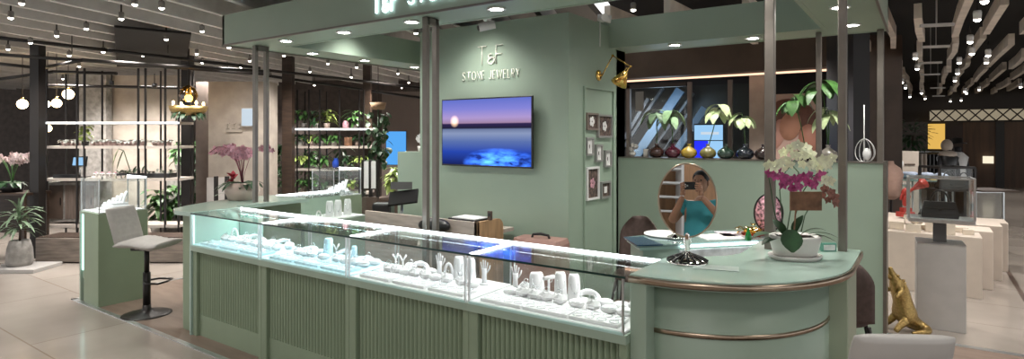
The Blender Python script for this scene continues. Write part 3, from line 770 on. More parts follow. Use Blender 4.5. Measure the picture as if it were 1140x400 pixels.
# small chrome base standing on tray
p = xy(752,264,zt+.012)
m = MB().lathe([(.055,0),(.05,.006),(.02,.02),(.012,.035),(.012,.05)],(p[0],p[1],zt+.009),18); one(m,'tray_stand',chrome,'small chrome stand foot on the round white tray','stand')
# gold ornament with green bottle, round floral mirror
p = xy(838,262,zt)
orn = thing('gold_ornament','gold leafy ornament on the rear desk below the round floral panel','ornament',(p[0],p[1],zt))
m = MB(); rg = R(5)
for k in range(16):
    a = rg.uniform(0,2*PI); m.leaf((p[0]+.05*math.cos(a)*1.0,p[1]+.05*math.sin(a),zt+.01+rg.uniform(0,.05)),(math.cos(a),math.sin(a),.8),.07,.04,1.2)
m.ball((p[0],p[1],zt+.025),.06,.05,.03); m.build('leaves', gold, orn)
MB().lathe([(.07,0),(.07,.012),(.05,.02)],(p[0],p[1],zt)).build('base', redm, orn)
p2 = pz(833,268,zt)
m = MB().lathe([(.019,0),(.021,.004),(.021,.03),(.010,.055),(.006,.062),(.006,.078),(0,.08)],(p2.x,p2.y,zt),16)
one(m,'green_bottle',mat('green_bottle_glass',(.01,.14,.03),.08,coat=.5),'small green glass bottle in front of the gold ornament','bottle')
p = pz(842,262,zt) + Vector((.05,.12,0)); 
fm = thing('round_photo_stand','round black-rimmed pink floral panel behind the orchid, on the rear desk','picture',(p.x,p.y,zt))
Mr = Matrix.Rotation(YAW-.15,3,'Z') @ Matrix.Rotation(PI/2,3,'X')
cz = zt+.135
m = MB().tube([Vector((p.x,p.y,cz))+Mr@Vector((.125*math.cos(a)*.72,.125*math.sin(a),0)) for a in [2*PI*k/36 for k in range(36)]],.006,8,closed=True); m.build('rim', blackmetal, fm)
m = MB().lathe([(0,-.003),(.12,-.003),(.12,.003),(0,.003)],(p.x,p.y,cz),32,Mr@Matrix.Diagonal((.72,1,1)))
fpm = mat('floral_print',(.62,.28,.34),.6,noise=.9,nscale=55); m.build('floral_panel', fpm, fm)
MB().box(p.x-.05,p.x+.05,p.y-.03,p.y+.03,zt,zt+.012).build('foot', blackmetal, fm)

# ================= oval mirror
mp = pz(765,292,.984); mp.z = .984
mir = thing('oval_mirror','oval standing mirror on striped chrome foot, reflecting the photographer','mirror',tuple(mp))
m = MB(); 
m.lathe([(.098,0),(.10,.004),(.09,.014),(.055,.030),(.025,.042),(.015,.05)],(mp.x,mp.y,mp.z),40)
m.build('foot', chrome, mir)
m = MB()
for k in range(16):
    a = 2*PI*k/16; m.tube([(mp.x+r_*math.cos(a),mp.y+r_*math.sin(a),mp.z+z_) for r_,z_ in ((.096,.008),(.055,.0305),(.027,.0415))],[.008,.005,.002],5)
m.build('foot_stripes', black, mir)
MB().lathe([(.014,.045),(.012,.06),(.018,.10),(.021,.135),(.016,.15),(.008,.155)],(mp.x,mp.y,mp.z),20).build('neck', chrome, mir)
ctr = Vector((mp.x,mp.y,EYE-(222.5-V0)*2.9/F)) 
tgt = Vector((0.02,0,1.60)); face = pz(765,292,.984)
# normal bisects so the phone shows a little above the mirror's centre
ray_hit = Vector((mp.x,mp.y,ctr.z+.055)); nrm = (Vector((0,-.03,1.57))-ray_hit).normalized()
zax = nrm; xax = Vector((0,0,1)).cross(zax).normalized(); yax = zax.cross(xax); MM = Matrix((xax,yax,zax)).transposed()
ew, eh = .134, .176
def disc(rxx, ryy, z0, z1, bev=0):
    prof=[(0,z0),(1,z0),(1,z1),(0,z1)]
    return MB().lathe([(a,b) for a,b in prof], ctr, 64, MM @ Matrix.Diagonal((rxx,ryy,1)))
dm = disc(ew-.002,eh-.002,.0045,.0052); dm.sm = [False]*len(dm.f); dm.build('mirror_glass', mirror_m, mir)
disc(ew,eh,-.008,.004).build('back_shell', bronze, mir)
m = MB().tube([ctr+MM@Vector((ew*math.cos(a),eh*math.sin(a),0)) for a in [2*PI*k/64 for k in range(64)]],.006,8,closed=True); m.build('rim', bronze, mir)

# acrylic card by the foot
flat(797,299,.20,.10,.984,.25,mat('pale_frosted_acrylic',(.50,.60,.57),.15),'acrylic_sheet','pale clear sheet lying on the curved counter beside the mirror foot','sheet')

# ================= orchid arrangement on curved counter
op = pz(885,288,.984); op = Vector((op.x,op.y,.984))
orch = thing('potted_orchid','white oval pot of cream and magenta orchids on the curved counter','potted plant',tuple(op))
def oval_lathe(mb, prof, c, kx, ky, rz, seg=36):
    return mb.lathe(prof, c, seg, Matrix.Rotation(rz,3,'Z') @ Matrix.Diagonal((kx,ky,1)))
oval_lathe(MB(),[(0,0),(.112,0),(.122,.012),(.124,.022),(.112,.022),(.105,.014),(0,.014)],op,1.05,.8,YAW).build('saucer', ceramic, orch)
oval_lathe(MB(),[(0,.016),(.09,.016),(.1,.025),(.113,.075),(.119,.105),(.119,.118),(.110,.118),(.105,.10),(0,.10)],op,1.05,.78,YAW).build('pot', ceramic, orch)
oval_lathe(MB(),[(.106,.100),(.08,.112),(.0,.116)],op,1.05,.78,YAW).build('potting_bark', soil, orch)
rx_ = Vector((C_,S_,0)); fw_ = Vector((-S_,C_,0))
def opt(u,v,dy=0): # point in orchid plane
    t = 2.98+dy; return P(u,v,t)
m = MB()
for (u,v,dx,dz_,L,W,dr) in ((880,253,-.10,-.9,.115,.10,.1),(866,260,-1,.3,.16,.07,.9),(895,262,1,.5,.19,.035,1.6),(884,258,.1,1,.12,.06,1.),(872,258,-.5,.9,.12,.06,.9),(890,260,.7,.7,.13,.05,1.2),(900,258,1,.2,.15,.04,1.),(868,262,-.9,-.1,.12,.06,.8)):
    b = opt(u,v+3,-.02 if v!=253 else -.125); m.leaf(b, rx_*dx+Vector((0,0,dz_+.3))-fw_*.35, L, W, dr, 6, .15)
m.build('leaves', leaf2, orch)
stems = [[(872,258),(870,235),(868,212),(872,195),(885,178)],[(884,258),(886,238),(893,215),(905,196),(922,192)],[(892,258),(896,240),(906,222),(918,212),(924,216)],[(876,258),(880,235),(888,210),(889,192),(880,182)],[(868,258),(862,236),(858,210),(856,198),(852,190)]]
m = MB()
for st in stems: m.tube([opt(u,v,.02*i) for i,(u,v) in enumerate(st)],.0028,6)
m.build('stems', leaf2, orch)
def orchid_flower(mb, c, s, d, rot):
    d = Vector(d).normalized(); x = d.cross(Vector((0,0,1))).normalized(); y = x.cross(d)
    for k in range(5):
        a = rot+2*PI*k/5+PI/2; W = .95 if k in (1,4) else .62; e = x*math.cos(a)+y*math.sin(a); sd = d.cross(e)
        c0 = Vector(c); L = s
        ring = [c0+e*L*q+sd*W*L*.5*math.sin(PI*min(1,q*.93+.04))*sg+d*L*.12*q for sg in (1,-1) for q in (0,.3,.6,.85,1)]
        fs = [(i,i+1,6+i,5+i) for i in range(4)]; mb._a(ring, fs, True)
    mb.ball(Vector(c)+d*s*.12, s*.14, seg=6, rings=4)
rg = R(11)
def blooms(name, m_, pts, s, parent, t=2.96):
    for (u,v) in pts:
        mb = MB(); dd = -fw_ + rx_*rg.uniform(-.5,.5)+Vector((0,0,rg.uniform(-.3,.2)))
        orchid_flower(mb, P(u,v,t+rg.uniform(-.05,.05)), s*rg.uniform(.85,1.15), dd, rg.uniform(-.3,.3)); mb.build(name, m_, parent)
blooms('cream_bloom', palep, [(872,170),(880,165),(888,162),(897,165),(875,178),(885,173),(893,173),(902,172),(868,181),(862,186),(870,188),(856,184),(908,181),(916,178),(921,184),(912,188),(902,184),(893,183),(926,176),(879,183),(924,202),(918,200)], .030, orch)
blooms('magenta_bloom', magp, [(858,192),(866,190),(872,198),(878,203),(884,200),(863,197),(872,206),(894,198),(901,195),(908,200),(914,196),(899,203),(889,208),(906,206),(882,210)], .028, orch)
blooms('russet_bloom', brownp, [(918,211),(925,215),(922,222),(929,220),(915,218),(930,226)], .026, orch)
m = MB(); m.obox(opt(897,224,-.16), .15,.008,.09, Matrix.Rotation(YAW,3,'Z')); m.build('wooden_plaque', cardb, orch)
MB().tube([opt(884,258,-.1),opt(886,232,-.15)],.004,6).build('plaque_stake', cardb, orch)
p = pz(922,280,.984)
cb = thing('card_block','small clear green card holder beside the orchid pot','card holder',(p.x,p.y,.984), YAW, local=True)
MB().box(-.04,.04,-.012,.012,0,.045,.003).build('holder', mat('green_acrylic',(.12,.32,.25),.1), cb)
MB().box(-.03,.03,-.0135,-.012,.008,.036).build('card', paper, cb)

# ================= rear wood desk with till
dt=.90
X0d, X1d, Yd = -4.28, -2.95, 3.74
wd = thing('wooden_till_desk','pale wood service desk with rounded end panel under the television','desk',((X0d+X1d)/2,3.9,0))
MB().box(X0d,X1d,Yd,Yd+.03,0,dt,.003).build('front_panel', oak_grey, wd)
MB().box(X0d,X1d-.03,Yd+.03,4.30,dt-.14,dt-.11).build('worktop', oak_grey, wd)
pr = [(0,0),(.36,0)]+[(.36-.08+.08*math.sin(a),dt+.0-.08+.08*math.cos(a)) for a in [PI/2-PI/2*k/6 for k in range(7)]]+[(0,dt)]
m = MB(); n=len(pr); vs=[(X1d-.03,Yd+.0+y,z) for y,z in pr]+[(X1d,Yd+y,z) for y,z in pr]
m._a(vs,[tuple(range(n-1,-1,-1)),tuple(range(n,2*n))]+[(i,(i+1)%n,n+(i+1)%n,n+i) for i in range(n)]); m.build('end_panel', oak, wd)
zt2 = dt-.11
def onn(u,v,z=dt): return pz(u,v,z)
# black printer, till screen
p = P(427,238,5.75); 
m = MB().box(-.09,.09,-.1,.1,0,.155,.015); pt = thing('receipt_printer','black box printer on the wooden desk next to the till screen','printer',(p.x,p.y,zt2),YAW,local=True)
m.build('body', black, pt); MB().box(-.07,.07,-.09,-.02,.155,.16).build('paper_slot', steel, pt)
p = P(447,238,5.5)
ti = thing('till_screen','black tilted till screen on a grey foot, on the wooden desk','point of sale screen',(p.x,p.y,zt2),YAW,local=True)
MB().box(-.07,.07,-.07,.07,0,.015,.005).build('base', blackmetal, ti)
MB().tube([(0,0,.01),(0,.02,.17)],.016,10).build('neck', steel, ti)
MB().obox((0.02,-.01,.235),.27,.02,.18,Matrix.Rotation(-.12,3,'Y')@Matrix.Rotation(-.95,3,'X')).build('screen', mat('matte_black',(.012,.012,.012),.85,spec=.15), ti)
MB().obox((-.01,.05,.34),.20,.03,.07,Matrix.Rotation(-.1,3,'X')).build('rear_display', mat('dark_grey_plastic',(.08,.08,.08),.4), ti)
# desk clutter
p = P(485,246,4.95)
b_ = MB(); b_.ball((p.x,p.y,zt2+.06),.16,.06,.06,M=Matrix.Rotation(0,3,'Z')); b_.ball((p.x-.1,p.y,zt2+.05),.09,.05,.05); one(b_,'black_bag',black,'soft black bag on the wooden desk behind the double post','bag')
ppx = pY(524,244,3.86)
pa = thing('document_stack','sheets of paper on a dark folder lying on the wooden desk end','papers',(ppx.x,3.86,dt+.002))
MB().box(ppx.x-.16,ppx.x+.13,3.76,3.96,dt-.002,dt+.012).build('folder', black, pa); MB().box(ppx.x-.13,ppx.x+.12,3.77,3.95,dt+.012,dt+.02).build('paper', paper, pa)
ppx = pY(546,242,3.92)
hb = thing('card_reader','small dark card reader standing on the desk end panel','card reader',(ppx.x,3.92,dt),0)
MB().box(ppx.x-.02,ppx.x+.02,3.90,3.925,dt,dt+.075,.004).build('body', walnut2, hb); MB().box(ppx.x-.013,ppx.x+.013,3.898,3.9,dt+.03,dt+.06).build('screen', black, hb)
# suitcase
sp = P(602,262,4.85); sc_ = thing('suitcase','dusty pink hard suitcase standing by the green wall behind the glass cases','suitcase',(sp.x,sp.y,0),0.1,local=True)
MB().box(-.22,.22,-.12,.12,.04,.76,.035).build('shell', pinkcase, sc_)
MB().tube([(-.08,0,.755),(-.07,0,.785),(0,0,.795),(.07,0,.785),(.08,0,.755)],.011,8).build('handle', black, sc_)
for sx in (-1,1):
    for sy in (-1,1): MB().ball((sx*.17,sy*.08,.025),.018,.025,.025).build('wheel', black, sc_)
for zz in (.2,.4,.6): MB().box(-.222,.222,-.123,-.12,zz,zz+.01).build('groove_rib', pinkcase, sc_)

# ================= television
tva, tvb = pY(492,111,WY-.07), pY(593,188,WY-.07)
def tv_mat():
    m = bpy.data.materials.new('sunset_sea_screen'); m.use_nodes = True; nt = m.node_tree; nt.nodes.clear(); L = nt.links.new
    o = nt.nodes.new('ShaderNodeOutputMaterial'); e = nt.nodes.new('ShaderNodeEmission'); tc = nt.nodes.new('ShaderNodeTexCoord'); sp = nt.nodes.new('ShaderNodeSeparateXYZ')
    L(tc.outputs['Generated'], sp.inputs[0])
    nz = nt.nodes.new('ShaderNodeTexNoise'); mp = nt.nodes.new('ShaderNodeMapping'); mp.inputs['Scale'].default_value = (5,1,9); L(tc.outputs['Generated'],mp.inputs[0]); L(mp.outputs[0],nz.inputs[0]); nz.inputs['Scale'].default_value=1.2; nz.inputs['Detail'].default_value=5
    cr = nt.nodes.new('ShaderNodeValToRGB'); el = cr.color_ramp.elements
    while len(el) > 1: el.remove(el[0])
    stops = [(0,(.005,.008,.05)),(.2,(.01,.03,.2)),(.36,(.05,.08,.20)),(.48,(.12,.15,.24)),(.545,(.07,.09,.16)),(.56,(.008,.008,.02)),(.625,(.015,.01,.04)),(.64,(.17,.11,.18)),(.72,(.20,.15,.30)),(.85,(.11,.11,.32)),(1,(.06,.08,.28))]
    el[0].position=0; el[0].color=(*stops[0][1],1)
    for p_,c_ in stops[1:]: q=el.new(p_); q.color=(*c_,1)
    L(sp.outputs[2], cr.inputs[0])
    # sun glow
    vd = nt.nodes.new('ShaderNodeVectorMath'); vd.operation='DISTANCE'; mp2=nt.nodes.new('ShaderNodeMapping'); mp2.inputs['Scale'].default_value=(1.75,0,1); L(tc.outputs['Generated'],mp2.inputs[0]); L(mp2.outputs[0],vd.inputs[0]); vd.inputs[1].default_value=(.15*1.75,0,.67)
    r2 = nt.nodes.new('ShaderNodeMapRange'); r2.inputs[1].default_value=.10; r2.inputs[2].default_value=.0; L(vd.outputs['Value'],r2.inputs[0])
    a1 = nt.nodes.new('ShaderNodeMixRGB'); a1.blend_type='ADD'; L(r2.outputs[0],a1.inputs[0]); L(cr.outputs[0],a1.inputs[1]); a1.inputs[2].default_value=(.9,.6,.35,1)
    # blue rock / wave in the lower half
    vd2 = nt.nodes.new('ShaderNodeVectorMath'); vd2.operation='DISTANCE'; mp3=nt.nodes.new('ShaderNodeMapping'); mp3.inputs['Scale'].default_value=(1.0,0,1.9); mp3.inputs['Rotation'].default_value=(0,-.25,0); L(tc.outputs['Generated'],mp3.inputs[0]); L(mp3.outputs[0],vd2.inputs[0]); vd2.inputs[1].default_value=(.62,0,.25)
    r3 = nt.nodes.new('ShaderNodeMapRange'); r3.inputs[1].default_value=.42; r3.inputs[2].default_value=.15; L(vd2.outputs['Value'],r3.inputs[0])
    r4 = nt.nodes.new('ShaderNodeMapRange'); r4.inputs[1].default_value=.38; r4.inputs[2].default_value=.68; L(nz.outputs[0],r4.inputs[0])
    m3 = nt.nodes.new('ShaderNodeMath'); m3.operation='MULTIPLY'; L(r3.outputs[0],m3.inputs[0]); L(r4.outputs[0],m3.inputs[1])
    a2 = nt.nodes.new('ShaderNodeMixRGB'); a2.blend_type='ADD'; L(m3.outputs[0],a2.inputs[0]); L(a1.outputs[0],a2.inputs[1]); a2.inputs[2].default_value=(.10,.42,2.2,1)
    L(a2.outputs[0], e.inputs[0]); e.inputs[1].default_value=1.15; L(e.outputs[0], o.inputs[0]); return m
tvt = thing('television','flat television showing a blue sea at sunset on the green wall','television',((tva.x+tvb.x)/2,WY,tvb.z))
MB().box(tva.x,tvb.x,WY-.075,WY-.05,tvb.z,tva.z-.0,.004).build('housing', black, tvt)
MB().box(tva.x+.012,tvb.x-.012,WY-.077,WY-.075,tvb.z+.015,tva.z-.012).build('screen', tv_mat(), tvt)
MB().box(tva.x+.4,tvb.x-.4,WY-.05,WY,tvb.z+.15,tva.z-.15).build('wall_bracket', blackmetal, tvt)

# ================= frames on receding face
FR = [((652.5,665,125.5,145),'small brown','floral photo'),((665,680.5,127.5,153.5),'larger grey','photo of a white blossom'),((652,660,153,173.5),'slim silver','single earring print'),((662.7,670,161,180.5),'slim silver','drop pendant print'),((672.5,680,167.5,186.5),'slim silver','small gem print'),((652.5,666,186.5,223.5),'tall white','dark botanical photo'),((668.6,679,202.5,221.5),'small square grey','dark photo of a white card')]
where = ['at the top beside the wall corner','beside the small brown one','below the brown one','middle of the three slim ones','last of the three slim ones','lowest beside the wall corner','beside the tall white one']
for k,((u0,u1,v0,v1),dn,ph) in enumerate(FR):
    a = pX(u0,(v0+v1)/2,WX+.01); b = pX(u1,(v0+v1)/2,WX+.01); zc0 = pX(u0,v1,WX).z; zc1 = pX(u0,v0,WX).z
    f = thing('picture_frame','%s framed %s, %s'%(dn,ph,where[k]),'picture frame',(WX,(a.y+b.y)/2,zc0))
    y0,y1=a.y,b.y; bw=.018; fm_ = white_pl if k==5 else (mat('taupe_frame',(.2,.16,.14),.5) if k in (0,) else mat('silver_frame',(.36,.36,.35),.4,.4))
    m=MB().box(WX,WX+.025,y0,y0+bw,zc0,zc1).box(WX,WX+.025,y1-bw,y1,zc0,zc1).box(WX,WX+.025,y0+bw,y1-bw,zc0,zc0+bw).box(WX,WX+.025,y0+bw,y1-bw,zc1-bw,zc1); m.build('frame',fm_,f)
    MB().box(WX+.004,WX+.012,y0+bw,y1-bw,zc0+bw,zc1-bw).build('mount', paper if k in(2,3,4) else mat('dark_print_%d'%k if False else 'dark_print',(.10,.07,.06),.6,noise=.9,nscale=40), f)
    m=MB(); cy,cz=(y0+y1)/2,(zc0+zc1)/2
    if k in (2,3,4): m.ball((WX+.013,cy,cz),.002,.008,.02)
    elif k==6: m.box(WX+.012,WX+.014,cy-.03,cy+.03,cz-.03,cz+.03)
    else:
        for j in range(5): m.ball((WX+.013,cy+.028*math.cos(j*1.26),cz+.028*math.sin(j*1.26)),.002,.022,.022,seg=8,rings=5)
    m.build('print', black if k in(2,3,4) else white_pl if k!=5 else pinkp, f)

# brass wall lamp
Lm = pX(666,84,WX+.0)
bl = thing('brass_wall_lamp','brass swing-arm lamp with cone shade on the green wall above the frames','wall lamp',tuple(Lm))
Mx = Matrix.Rotation(PI/2,3,'Y')
MB().lathe([(.05,0),(.05,.012),(.035,.02),(0,.022)],Lm,24,Mx).build('wall_plate', gold, bl)
e1 = P(682,62,(Lm-Vector((0,0,EYE))).dot(fw_)-.02); e2 = P(702,74,(Lm-Vector((0,0,EYE))).dot(fw_)-.25); k0 = Lm+Vector((.04,0,0))
MB().tube([Lm+Vector((.015,0,0)),k0],.012,10).tube([k0,e1],.006,10).build('lower_arm', gold, bl)
MB().tube([e1,e2],.006,10).ball(e1,.013).ball(e2,.013).build('upper_arm', gold, bl)
tip = P(697,79,(e2-Vector((0,0,EYE))).dot(fw_)); endp = P(689,93,(e2-Vector((0,0,EYE))).dot(fw_)-.02)
ax = (endp-tip).normalized(); q = Vector((0,0,1)).rotation_difference(ax).to_matrix()
MB().tube([e2,tip],.005,8).lathe([(.012,-.03),(.016,0),(.075,.135),(.072,.135),(.013,.004)],tip,24,q,cap=False).build('cone_shade', gold, bl)
# cameras
def cctv(u,v,t,lab,name='security_camera'):
    p = P(u,v,t); r = thing(name, lab, 'camera', tuple(p))
    MB().lathe([(.035,0),(.035,.02),(.015,.03)],p+Vector((0,0,.05)),16).tube([p+Vector((0,0,.06)),p],.012,8).build('mount',white_pl,r)
    MB().tube([p+Vector((.05,.03,.02)),p+Vector((-.05,-.05,-.01))],.033,14).build('body',white_pl,r)
    MB().tube([p+Vector((-.05,-.05,-.01)),p+Vector((-.056,-.058,-.013))],.02,12).build('lens',black,r); return r
cctv(543,30,4.75,'white bullet security camera hanging in front of the wall logo')
el = pX(674,21,WX+.06)
er = thing('emergency_light','white twin-head emergency light high on the green wall above the brass lamp','emergency light',tuple(el))
MB().box(el.x-.06,el.x-.03,el.y-.05,el.y+.05,el.z-.02,el.z+.04,.008).build('housing',white_pl,er)
MB().tube([el+Vector((-.03,-.03,.01)),el+Vector((.03,-.07,0))],[.028,.036],14).build('lamp_head',white_pl,er)
MB().tube([el+Vector((-.03,.03,.01)),el+Vector((.03,.05,0))],[.028,.036],14).build('lamp_head',white_pl,er)
MB().tube([el+Vector((-.055,.0,-.02)),Vector((WX+.005,el.y,el.z-.25))],.004,6).build('cable',white_pl,er)

# ================= vases on the half wall
HZ = 1.392
def hw(u): return pY(u,178,5.45)
vs_ = [(731,(.06,.025,.02),'brown'),(749,(.09,.012,.03),'wine red'),(767,(.36,.25,.03),'amber yellow'),(788,(.17,.15,.05),'olive'),(808,(.03,.06,.045),'dark green'),(830,(.012,.018,.03),'midnight blue'),(850,(.035,.02,.02),'dark brown'),(897,(.05,.035,.03),'smoky brown'),(922,(.28,.25,.22),'silvery grey')]
vprof = [(.0,0),(.035,0),(.058,.02),(.066,.045),(.058,.075),(.030,.098),(.016,.108),(.013,.122),(.020,.134),(.017,.134),(.010,.122),(.012,.108),(0,.10)]
sc_h = .98
for k,(u,c,nm) in enumerate(vs_):
    p = hw(u); m = MB().lathe([(r_*sc_h*1.15,z_*sc_h) for r_,z_ in vprof],(p.x,p.y,HZ),24)
    one(m,'round_vase',mat(nm.replace(' ','_')+'_glass',c,.06,coat=.6),'round %s glass bottle vase in the row on the green half wall'%nm,'vase')
def sprig(u, v0, vt, n, m_, spread, L, seed, lab, dark=None, t=None, hang=1.1):
    p = hw(u); b = Vector((p.x,p.y,HZ+.085)); tt=(b-Vector((0,0,EYE))).dot(fw_); top = P(vt[0],vt[1],tt)
    r = thing('leafy_sprig', lab, 'plant', tuple(b)); MB().tube([b,(b+top)/2+Vector((.005,0,0)),top],.0045,6).build('stem', leaf if dark is None else dark, r)
    rg=R(seed); m=MB()
    for k in range(n):
        a=2*PI*k/n+rg.uniform(-.2,.2); m.leaf(top+Vector((0,0,rg.uniform(-.05,.02))),(math.cos(a),math.sin(a),.35),1.12*L*rg.uniform(.8,1.15),spread*rg.uniform(.85,1.1),hang*2.0,6,.15)
    m.build('leaves',m_,r)
leafgrey = mat('leaf_grey_green',(.14,.21,.13),.4,noise=.3,nscale=15); lt = mat('leaf_pale',(.45,.55,.30),.4,noise=.2,nscale=15)
sprig(731,0,(731,124),8,leafgrey,.085,.19,1,'drooping grey-green umbrella leaves in the brown vase')
sprig(749,0,(747,125),8,mat('leaf_mid',(.20,.32,.17),.4,noise=.3,nscale=15),.085,.19,2,'drooping green umbrella leaves in the wine red vase')
sprig(788,0,(800,118),8,lt,.09,.16,3,'bright pale umbrella leaves leaning over the green vase')
sprig(830,0,(826,127),8,lt,.085,.14,4,'pale lime leaf cluster in the midnight blue vase')
sprig(897,0,(884,108),9,leaf,.09,.17,5,'trailing green leaves above the orchid in the smoky vase')
sprig(922,0,(915,92),10,leaf,.10,.22,6,'tall dark green leaf bunch in the silvery vase')
sprig(922,0,(922,122),8,lt,.07,.2,7,'pale hanging leaves low in the silvery vase')
p = hw(719); one(MB().lathe([(.025,0),(.025,.075),(.02,.078),(.0,.074)],(p.x,p.y,HZ),18),'pillar_candle',ceramic,'cream pillar candle at the wall corner end of the half wall','candle')
p = hw(704); m=MB(); m.ball((p.x,p.y,HZ+.03),.035,.03,.03); m.ball((p.x-.01,p.y,HZ+.078),.026); m.ball((p.x+.035,p.y,HZ+.10),.026).ball((p.x+.01,p.y-.02,HZ+.115),.02)
one(m,'white_figurine',ceramic,'small white knobbly figurine beside the cream candle','figurine')
# white wire form near the outer post
p = hw(962); r = thing('wire_stand','white wire birdcage-like stand at the outer end of the half wall','ornament',(p.x,p.y,HZ))
for k in range(6):
    a = PI*k/6; MB().tube([(p.x+.075*math.cos(a)*math.sin(PI*q/12+.2)*1.0,p.y+.075*math.sin(a)*math.sin(PI*q/12+.2),HZ+.17*(1-math.cos(PI*q/12))/2*1.1) for q in range(12)],.003,5).build('wire',white_pl,r)
MB().tube([(p.x,p.y,HZ),(p.x,p.y,HZ+.45)],.005,6).build('rod',white_pl,r)
MB().ball((p.x+.02,p.y,HZ+.06),.03,.02,.05).build('paper_form',white_pl,r)

# ================= shopfront behind the half wall
YB = 9.0
XB8 = pY(938,80,8.3).x
struct(MB().box(-6.2,XB8,8.3,8.6,2.46,3.35), 'trim_bulkhead', walnut2)
struct(MB().box(-6.2,XB8,8.6,8.68,2.44,2.46), 'trim_cove', cove)
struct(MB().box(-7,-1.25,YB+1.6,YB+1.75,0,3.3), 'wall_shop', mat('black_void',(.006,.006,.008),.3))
wf = thing('shopfront_frame','black window framing behind the half wall, under the glowing cove','window frame',(-3.0,YB,0))
for u in (700,768,813):
    p = pY(u,100,YB); MB().box(p.x-.03,p.x+.03,YB-.03,YB+.03,0,2.42).build('mullion', mat('grey_mullion',(.16,.14,.13),.5), wf)
MB().box(-5.4,-3.0,YB-.03,YB+.03,2.36,2.42).build('head_rail', blackmetal, wf)
g = pY(700,100,YB).x; g2 = pY(835,100,YB).x
MB().box(g,g2,YB-.004,YB+.004,0,2.36).build('glass_pane', glass, wf)
# escalator behind glass: sloping balustrades
es = thing('escalator','escalator with pale blue glass balustrades rising behind the dark window','escalator',(*pY(720,150,YB+1).xy,0))
bal = mat('blue_lit_balustrade',(.10,.17,.27),.25); bal2 = mat('grey_balustrade',(.05,.06,.075),.3)
YE = YB+1.0
for (ua,va,ub,vb,wd_,mm) in ((703,182,758,100,.16,bal),(688,175,738,98,.05,bal2),(716,182,772,104,.04,bal2),(744,182,785,120,.12,bal),(692,160,722,110,.06,bal2),(728,184,768,124,.03,bal2)):
    a=pY(ua,va,YE); b=pY(ub,vb,YE); m=MB(); d_=(b-a); ang=math.atan2(d_.z,d_.x); m.obox((a+b)/2,d_.length,.06,wd_,Matrix.Rotation(-ang,3,'Y')); m.build('balustrade' if mm is bal else 'handrail',mm,es)
lamp('POINT','escalator_lamp',pY(740,120,YB+.6),6,(.6,.8,1),es,shadow_soft_size=.3)
# blue shop screens
a=pY(773,138,8.5); b=pY(806,158,8.5)
bs = thing('blue_screen','lit pale and deep blue screen standing behind the half wall vases','screen',(a.x,8.5,0))
m=MB().box(a.x,b.x,8.48,8.52,1.0,a.z); m.build('housing',black,bs)
MB().box(a.x+.01,b.x-.01,8.47,8.48,pY(780,156,8.5).z,a.z-.02).build('upper_panel',screenp,bs)
c_=pY(789,158,8.5).x
MB().box(a.x+.01,c_,8.47,8.48,1.05,pY(780,157,8.5).z).build('deep_panel',screend,bs); MB().box(c_,b.x-.01,8.47,8.48,1.05,pY(780,157,8.5).z).build('lower_panel',screenp,bs)
MB().box(pY(781,147,8.5).x,pY(801,147,8.5).x,8.466,8.47,pY(781,150,8.5).z,pY(781,147,8.5).z).build('caption_line',screenw,bs)
# hanging tag
a=pY(712,108,8.2); m=MB().box(a.x-.06,a.x+.06,8.19,8.21,pY(712,124,8.2).z,pY(712,102,8.2).z); tgq=one(m,'hanging_tag',mat('grey_tag',(.25,.24,.23),.5),'pale grey tag hanging in the dark window near the brass lamp','tag')
a=pY(836,100,8.9); b=pY(853,100,8.9); struct(MB().box(a.x,b.x,8.8,9.1,0,2.5),'wall_pier',mat('pale_pier',(.42,.34,.29),.7,noise=.08))
# portrait poster (plain generic print)
a=pY(854,108,8.7); b=pY(914,176,8.7)
po = thing('fashion_poster','large pink-toned poster of a face with flowers behind the orchids','poster',((a.x+b.x)/2,8.7,b.z))
MB().box(a.x,b.x,8.68,8.74,b.z-.3,a.z+.03).build('poster_board',mat('dusty_pink_board',(.46,.31,.26),.6,noise=.06),po)
cxm=(a.x+b.x)/2; cz=(a.z+b.z)/2; print_m=mat('brown_print',(.14,.06,.045),.6,noise=.3,nscale=9)
def pdisc(u,v,rx_w,rz_h,m_,nm,off,ang=0):
    p=pY(u,v,8.68); mb=MB().lathe([(0,0),(1,0),(1,.004),(0,.004)],(p.x,8.68-off,p.z),24,Matrix.Rotation(ang,3,'Y')@Matrix.Rotation(PI/2,3,'X')@Matrix.Diagonal((rx_w,rz_h,1))); mb.build(nm,m_,po)
pdisc(884,128,.30,.20,print_m,'printed_hair',.004,.4); pdisc(880,140,.13,.20,mat('face_print',(.50,.25,.17),.6),'printed_face',.008,.2); pdisc(900,155,.12,.2,mat('orange_print',(.38,.17,.12),.6),'printed_flower',.006); pdisc(865,150,.10,.22,mat('peach_print',(.5,.27,.22),.6),'printed_arm',.006,.3); pdisc(880,118,.22,.06,print_m,'printed_hair',.010,-.3)
# dark shop columns beyond the kiosk
for (u0,u1,t) in ((926,938,6.6),(944,962,6.9)):
    a=P(u0,100,t); b=P(u1,100,t); w_=(b-a).length
    m=MB(); c=(a+b)/2; m.obox((c.x,c.y,1.4),w_,.22,2.8,Matrix.Rotation(YAW,3,'Z')); o=struct(m,'wall_column_1' if u0<930 else 'wall_column_2',black if u0<930 else mat('charcoal_column',(.022,.021,.024),.5))
a=P(962,100,9.5); b=P(1000,100,9.5)
struct(MB().obox(((a.x+b.x)/2,(a.y+b.y)/2,1.6),(b-a).length,.2,3.2,Matrix.Rotation(YAW,3,'Z')),'wall_brown_panel',walnut2)


